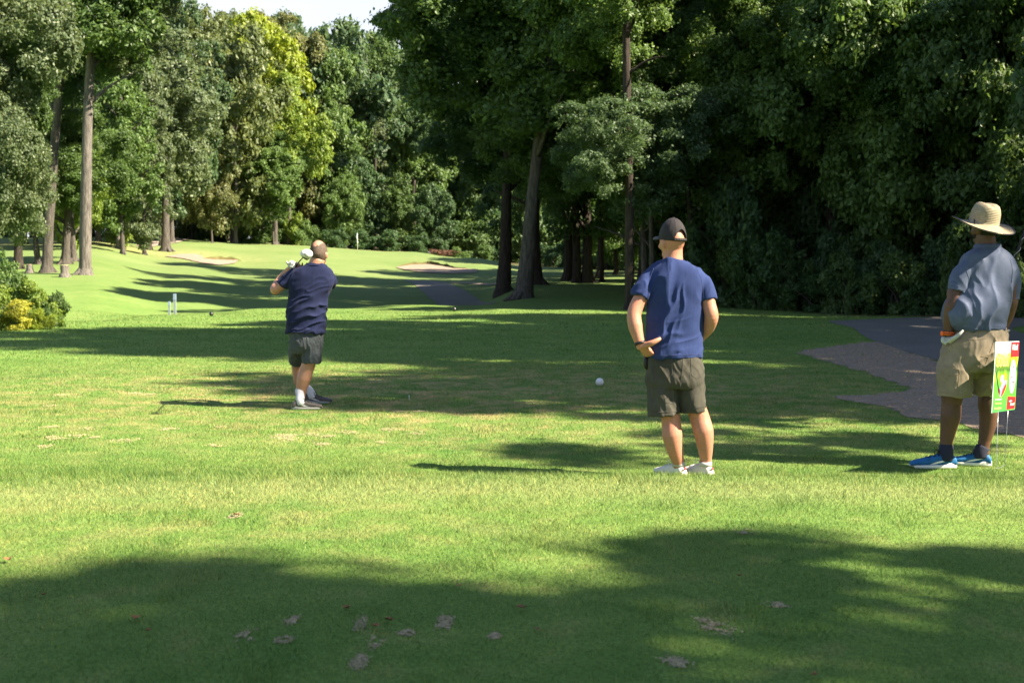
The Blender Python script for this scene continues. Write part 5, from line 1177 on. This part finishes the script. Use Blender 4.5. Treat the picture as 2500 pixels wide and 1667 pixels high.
# ---- sponsor sign ----
TL, TR, BL, BR = W(2428, 834, 8.45), W(2488, 833, 8.80), W(2420.5, 1008, 8.45), W(2475, 999, 8.80)
ux = (TR-TL+BR-BL)*.5; wS = ux.length; ux.normalize(); uz = (TL-BL+TR-BR)*.5; hS = uz.length; uz.normalize(); un = uz.cross(ux); un.normalize(); ux = un.cross(uz)*-1 if False else ux
if un.y > 0: un = -un
sb = W(2440, 1166, 8.5); sb.z = h(sb.x, sb.y)
es = empty('yard_sign', sb, 'small sponsor yard sign on wire stakes in front of the man in the hat', 'sign')
O = BL
def SP(x, z, k=0): return np.array(O+ux*(x*wS)+uz*(z*hS)+un*k)-np.array(sb)
def spoly(name, pts, mat, k, parent):
    V = [SP(x, z, k) for x, z in pts]; V2 = [SP(x, z, k-.0006) for x, z in pts]; n = len(V)
    return mesh_py(name, V+V2, [list(range(n)), list(range(2*n-1, n-1, -1))]+[[i, (i+1) % n, n+(i+1) % n, n+i] for i in range(n)], mat, parent, False)
def flatm(name, c, r=.45): return simple(name, c, r, .03, 10, 0)
mt, nt, bs, out = nmat('sign_picture'); at = N(nt, 'ShaderNodeAttribute', attribute_name='uvp'); sx = N(nt, 'ShaderNodeSeparateXYZ'); nt.links.new(at.outputs['Vector'], sx.inputs[0])
mp = mapping(nt, at.outputs['Vector'], (6, 3.5, 1)); nz = noise(nt, 1.0, 3, mp)
add = N(nt, 'ShaderNodeMath', operation='MULTIPLY_ADD'); nt.links.new(nz, add.inputs[0]); add.inputs[1].default_value = .22; nt.links.new(sx.outputs[1], add.inputs[2])
pic = ramp(nt, add.outputs[0], [(.0, (.02, .22, .10)), (.16, (.07, .30, .03)), (.5, (.09, .36, .02)), (.62, (.28, .48, .02)), (.72, (.05, .13, .02)), (.80, (.10, .22, .02)), (.92, (.36, .50, .02)), (1.0, (.45, .55, .55))]).outputs[0]
pic2 = mixc(nt, ramp(nt, noise(nt, 1, 2, mapping(nt, at.outputs['Vector'], (14, 3, 1))), [(.45, (0, 0, 0)), (.6, (1, 1, 1))]).outputs[0], pic, ramp(nt, sx.outputs[1], [(.0, (.04, .28, .08)), (.5, (.10, .40, .02)), (.6, (.02, .08, .01)), (.75, (.42, .55, .02)), (.93, (.45, .58, .75))]).outputs[0])
nt.links.new(pic2, bs.inputs['Base Color']); bs.inputs['Roughness'].default_value = .4
nxs, nzs = 2, 2; V = [SP(0, 0), SP(1, 0), SP(1, 1), SP(0, 1), SP(0, 0, -.005), SP(1, 0, -.005), SP(1, 1, -.005), SP(0, 1, -.005)]
panel = mesh_py('panel', V, [[0, 1, 2, 3], [7, 6, 5, 4], [0, 4, 5, 1], [1, 5, 6, 2], [2, 6, 7, 3], [3, 7, 4, 0]], mt, es, False)
at = panel.data.attributes.new('uvp', 'FLOAT_VECTOR', 'POINT'); at.data.foreach_set('vector', np.array([(0, 0, 0), (1, 0, 0), (1, 1, 0), (0, 1, 0)]*2, np.float32).ravel())
WH = flatm('print_white', (.82, .82, .84)); RD = flatm('print_red', (.60, .015, .02)); YL = flatm('print_yellow', (.80, .62, .22)); BK = flatm('print_navy_black', (.03, .03, .06)); PK = flatm('print_pink', (.80, .22, .35)); GYB = flatm('print_ball_grey', (.60, .60, .68)); RD2 = flatm('print_bright_red', (.75, .03, .02))
spoly('print', [(.0, 0), (.018, 0), (.018, 1), (0, 1)], flatm('print_pale_blue', (.6, .72, .8)), .001, panel); spoly('print', [(0, .992), (1, .992), (1, 1), (0, 1)], WH, .0012, panel)
spoly('print', [(.66, .775), (1, .775), (1, .992), (.66, .992)], RD, .0015, panel)
spoly('print', [(.80+.135*math.cos(a)*(1 if math.cos(a) > 0 else .98), .49+.245*math.sin(a)) for a in np.linspace(0, 2*math.pi, 36, endpoint=False)], GYB, .0015, panel)
spoly('print', [(.93, .62), (.99, .72), (1, .775), (.90, .775)], flatm('print_lime', (.45, .52, .02)), .0018, panel)
spoly('print', [(.62, .02), (.97, .02), (.985, .19), (.64, .21)], RD, .0015, panel)
spoly('print', [(.36+.065*math.cos(a), .47+.055*math.sin(a)) for a in np.linspace(0, 2*math.pi, 24, endpoint=False)], WH, .0015, panel)
spoly('print', [(.06, .60), (.09, .59), (.27, .30), (.24, .27)], flatm('print_shaft', (.015, .02, .04)), .0018, panel)
spoly('print', [(.25, .34), (.30, .31), (.42, .43), (.50, .455), (.56, .44), (.55, .38), (.46, .27), (.34, .21), (.28, .225)], PK, .0021, panel)
spoly('print', [(.28, .30), (.34, .33), (.42, .43), (.38, .42), (.30, .335)], WH, .0024, panel)
spoly('print', [(.34, .23), (.40, .32), (.52, .40), (.55, .37), (.46, .27), (.36, .215)], RD2, .0026, panel)
spoly('print', [(.27, .24), (.30, .27), (.29, .33), (.25, .33)], flatm('print_maroon', (.30, .01, .03)), .0027, panel)
def stext(txt, x, z, hz, wx, mat, k=.003, shear=0, name='lettering'):
    c = bpy.data.curves.new('t', 'FONT'); c.body = txt; c.size = 1; c.offset = .012; c.shear = shear
    o = bpy.data.objects.new('t', c); COL.objects.link(o); dg = bpy.context.evaluated_depsgraph_get(); me = bpy.data.meshes.new_from_object(o.evaluated_get(dg)); bpy.data.objects.remove(o)
    co = np.empty(len(me.vertices)*3, np.float32); me.vertices.foreach_get('co', co); co = co.reshape(-1, 3)
    mn, mxx = co.min(0), co.max(0); u = (co-mn)/np.maximum(mxx-mn, 1e-6)
    P = np.array([SP(x+wx*a[0], z+hz*a[1], k) for a in u], np.float32); me.vertices.foreach_set('co', P.ravel()); me.update(); me.materials.clear(); me.materials.append(mat)
    t = bpy.data.objects.new(name, me); link(t, panel); return t
stext('Michell', .72, .875, .085, .22, WH); stext('Hole', .10, .835, .05, .16, WH); stext('SPONSOR', .08, .645, .155, .50, YL); 
stext('9th Annual', .73, .615, .040, .15, BK); stext('Dove Tax', .73, .545, .040, .14, BK); stext('Memorial Golf', .70, .465, .045, .19, BK); stext('Golf Tournament', .69, .39, .045, .20, BK)
stext('All to Support', .10, .165, .032, .28, WH); stext('The Brokerage', .10, .108, .032, .28, YL); stext('Foundation', .10, .042, .034, .28, YL)
stext('make it', .70, .125, .03, .13, WH, shear=.3); stext('forward', .76, .07, .045, .18, WH, shear=.3)
WIRE = simple('wire_galvanised', (.35, .36, .36), .4, .1, 10, 0, metal=.8); 
def Ws(u, v, Y): return tuple(np.array(W(u, v, Y))-np.array(sb))
f1_, f2_ = W(2431, 1170, 8.42), W(2452, 1158, 8.68)
f1_.z = h(f1_.x, f1_.y)-.02; f2_.z = h(f2_.x, f2_.y)-.02; s0 = np.array(sb)
mesh_py('stake', *tube_pts([tuple(np.array(f1_)-s0), Ws(2434, 1080, 8.46), tuple(SP(.30, .05, -.004))], [.0022]*3, 6, 2), WIRE, es)
mesh_py('stake', *tube_pts([tuple(np.array(f2_)-s0), Ws(2456, 1080, 8.68), tuple(SP(.72, .05, -.004))], [.0022]*3, 6, 2), WIRE, es)
mesh_py('crossbar', *tube_pts([Ws(2431.5, 1142, 8.43), Ws(2440, 1142, 8.52), Ws(2452.5, 1134, 8.67)], [.0022]*3, 6, 2), WIRE, es)

# ---- tee markers, flag, posts, leaves, ball ----
def marker(u, v, Y, r_, mat, label, grp=None):
    p = W(u, v, Y); z0 = h(p.x, Y); e = empty('tee_marker', (p.x, Y, z0), label, 'tee marker', grp)
    mesh_py('ball', *ellip((0, 0, r_*1.05), (r_, r_, r_), 0, 28, 20), mat, e); mesh_py('spike', *tube_pts([(0, 0, -.03), (0, 0, r_*.3)], [r_*.12, r_*.12], 8, 1), BLACKP, e); return e
MW = simple('marker_white', (.62, .62, .62), .35, .03, 30, .2, .002); MB_ = simple('marker_black', (.010, .011, .014), .25, .1, 10, 0, spec=.6)
tm = gpt(1464, 943, 8.4); marker(1464, 943, tm[1], .0495, MW, 'white ball shaped tee marker on the shaded tee between the men')
for (u, v, lab) in ((516, 772, 'black ball tee marker near the two white posts'), (1109, 761, 'black ball tee marker in front of the cart path')):
    q = gpt(u, v, 20, 60); marker(u, v, q[1], 5.2*q[1]/FPX, MB_, lab, 'black tee markers on the far tee edge')
fp = W(873, 624, 143); fz = h(fp.x, 143); ef = empty('golf_flag', (fp.x, 143, fz), 'thin flagstick with pale blue flag on the green', 'flag')
mesh_py('pole', *tube_pts([(0, 0, 0), (0, 0, 2.2)], [.035, .022], 8, 1), simple('pole_cream', (.75, .75, .62), .5), ef)
fl_ = []
for i, z in enumerate(np.linspace(1.55, 2.18, 12)): fl_.append(np.array([(-.02-.10*math.sin((i/11)*math.pi*.9+.3)*abs(math.cos(a*.5)), .07*math.sin(a), z) if math.cos(a) > -2 else 0 for a in np.linspace(0, 2*math.pi, 12, endpoint=False)]))
V, F = loft([np.stack([r_[:, 0]+.05*np.cos(np.linspace(0, 2*math.pi, 12, endpoint=False)), r_[:, 1], r_[:, 2]], 1) for r_ in fl_]); mesh_py('flag', V, F, simple('flag_pale_blue', (.50, .72, .78), .7), ef)
mesh_py('reflector', *ellip((0, 0, 1.18), (.07, .07, .14)), simple('reflector_pale', (.72, .82, .66), .6), ef)
POSTM = simple('post_white', (.26, .31, .34), .7, .08, 15)
for (u, v0, v1, w_, lab) in ((427, 759, 717, 6.5, 'taller white split post at the left end of the far tee'), (413.5, 763, 736, 5, 'shorter white split post at the left end of the far tee')):
    Y_ = 42.5 if w_ > 6 else 41.2; p = W(u, v0, Y_); z0 = h(p.x, Y_); e = empty('marker_post', (p.x, Y_, z0), lab, 'post', 'white posts on the far tee edge'); hh = W(u, v1, Y_).z-z0; wd = w_/2*Y_/FPX
    def bx(x0, x1, y0, y1, z0_, z1): 
        return (np.array([(x, y, z) for z in (z0_, z1) for x, y in ((x0, y0), (x1, y0), (x1, y1), (x0, y1))]), [[0, 1, 2, 3], [7, 6, 5, 4], [0, 4, 5, 1], [1, 5, 6, 2], [2, 6, 7, 3], [3, 7, 4, 0]])
    mesh_py('leg', *bx(-wd, -wd*.25, -.02, .02, -.1, hh*.7), POSTM, e, False); mesh_py('leg', *bx(wd*.1, wd, -.02, .02, -.1, hh*.7), POSTM, e, False); mesh_py('plate', *bx(-wd*1.02, wd*1.02, -.026, .026, hh*.7, hh), simple('post_plate_%d' % u, (.24, .32, .44), .6), e, False)
# fallen leaves
LM = simple('dry_leaf_brown', (.20, .10, .04), .8, .5, 60, .5, .004)
FL = [(332, 1524, 'curled brown leaf at the lower left of the shaded turf'), (363, 1550, 'small brown leaf just below another at lower left'), (577, 1263, 'dark brown leaf in the sunny turf left of centre'), (615, 1318, 'tiny brown leaf below the dark one in the sun'), (848, 1496, 'flat brown leaf above the sandy divots'), (950, 1524, 'curled leaf at the centre of the sandy divots'), (916, 1541, 'brown leaf touching the sandy divot at the centre'), (1122, 1440, 'brown leaf in the shaded middle of the foreground'), (1275, 1492, 'dark leaf right of the sandy divots'), (1804, 1414, 'reddish leaf alone on the right foreground'), (1312, 1548, 'pale brown leaf below the dark one'), (1990, 1660, 'brown leaf at the bottom border right of centre'), (2397, 1305, 'small dark leaf near the right border'), (20, 1375, 'brown leaf at the left border'), (107, 1460, 'orange brown leaf at the left')]
for i, (u, v, lab) in enumerate(FL):
    q = gpt(u, v, 3.5); z0 = h(*q); e_ = []
    s_ = (.03, .016, .026, .012, .026, .024, .026, .018, .028, .015, .018, .02, .01, .03, .016)[i]*.9; rl = random.Random(i); V = []
    for a, b in ((0, -1), (.5, -.45), (.75, -.1), (.4, .1), (.6, .5), (.2, .45), (0, 1), (-.25, .5), (-.6, .4), (-.35, 0), (-.7, -.2), (-.4, -.5)):
        V.append((a*s_*1.1, b*s_, .010+s_*.55*abs(a)*rl.uniform(.4, 1.1)+rl.uniform(0, .2)*s_))
    V.append((0, 0, .008)); n_ = len(V)-1; o = mesh_py('fallen_leaf', V, [[n_, j, (j+1) % n_] for j in range(n_)], LM); o.location = (q[0], q[1], z0+.006); o.rotation_euler = (0, 0, i*2.2)
    tag(o, lab, 'leaf', 'fallen leaves on the foreground turf')
q = gpt(999, 976, 8.4); o = mesh_py('wooden_tee', *tube_pts([(0, 0, 0), (0, 0, .04), (0, 0, .05)], [.003, .003, .007], 8, 1), WH); o.location = (q[0], q[1], h(*q)); tag(o, 'tiny white tee peg right of the golfer shoes', 'tee peg')

# ---- labels that single out the members of long rows, counted from the left ----
ONES = ['', 'first', 'second', 'third', 'fourth', 'fifth', 'sixth', 'seventh', 'eighth', 'ninth', 'tenth', 'eleventh', 'twelfth', 'thirteenth', 'fourteenth', 'fifteenth', 'sixteenth', 'seventeenth', 'eighteenth', 'nineteenth']
def ordw(n):
    if n < 20: return ONES[n]
    t = ['', '', 'twent', 'thirt', 'fort'][n//10]; return t+'ieth' if n % 10 == 0 else t+'y-'+ONES[n % 10]
def number(group, text):
    g_ = [o for o in bpy.data.objects if o.parent is None and o.get('group') == group]; g_.sort(key=lambda o: o.location.x/max(o.location.y, 1))
    for i, o in enumerate(g_): o['label'] = text % ordw(i+1)
number('trees of the right wood', '%s tree from the left in the merging crowns of the dark right wood')
number('undergrowth along the right wood', '%s dark leafy bush from the left at the foot of the right wood')
number('tall shrubs inside the right wood', '%s tall shaded shrub from the left inside the right wood')
number('rear rank of the wood', '%s tree from the left in the rear rank, seen through gaps')
number('bushes behind the green', '%s leafy bush from the left along the back of the green')
number('undergrowth far along the right wood', '%s shaded bush from the left beyond the big oak trunks')
number('thicket far behind the big oak trunks', '%s bush from the left in the far thicket behind the oak trunks')
number('thin trunks of the right wood', '%s thin trunk from the left in the dark right wood')
number('thin trunks in the wood', '%s thin dark trunk from the left in the shade behind the green')
number('trees beyond the right border', '%s tree from the left beyond the right border, shading the tee')
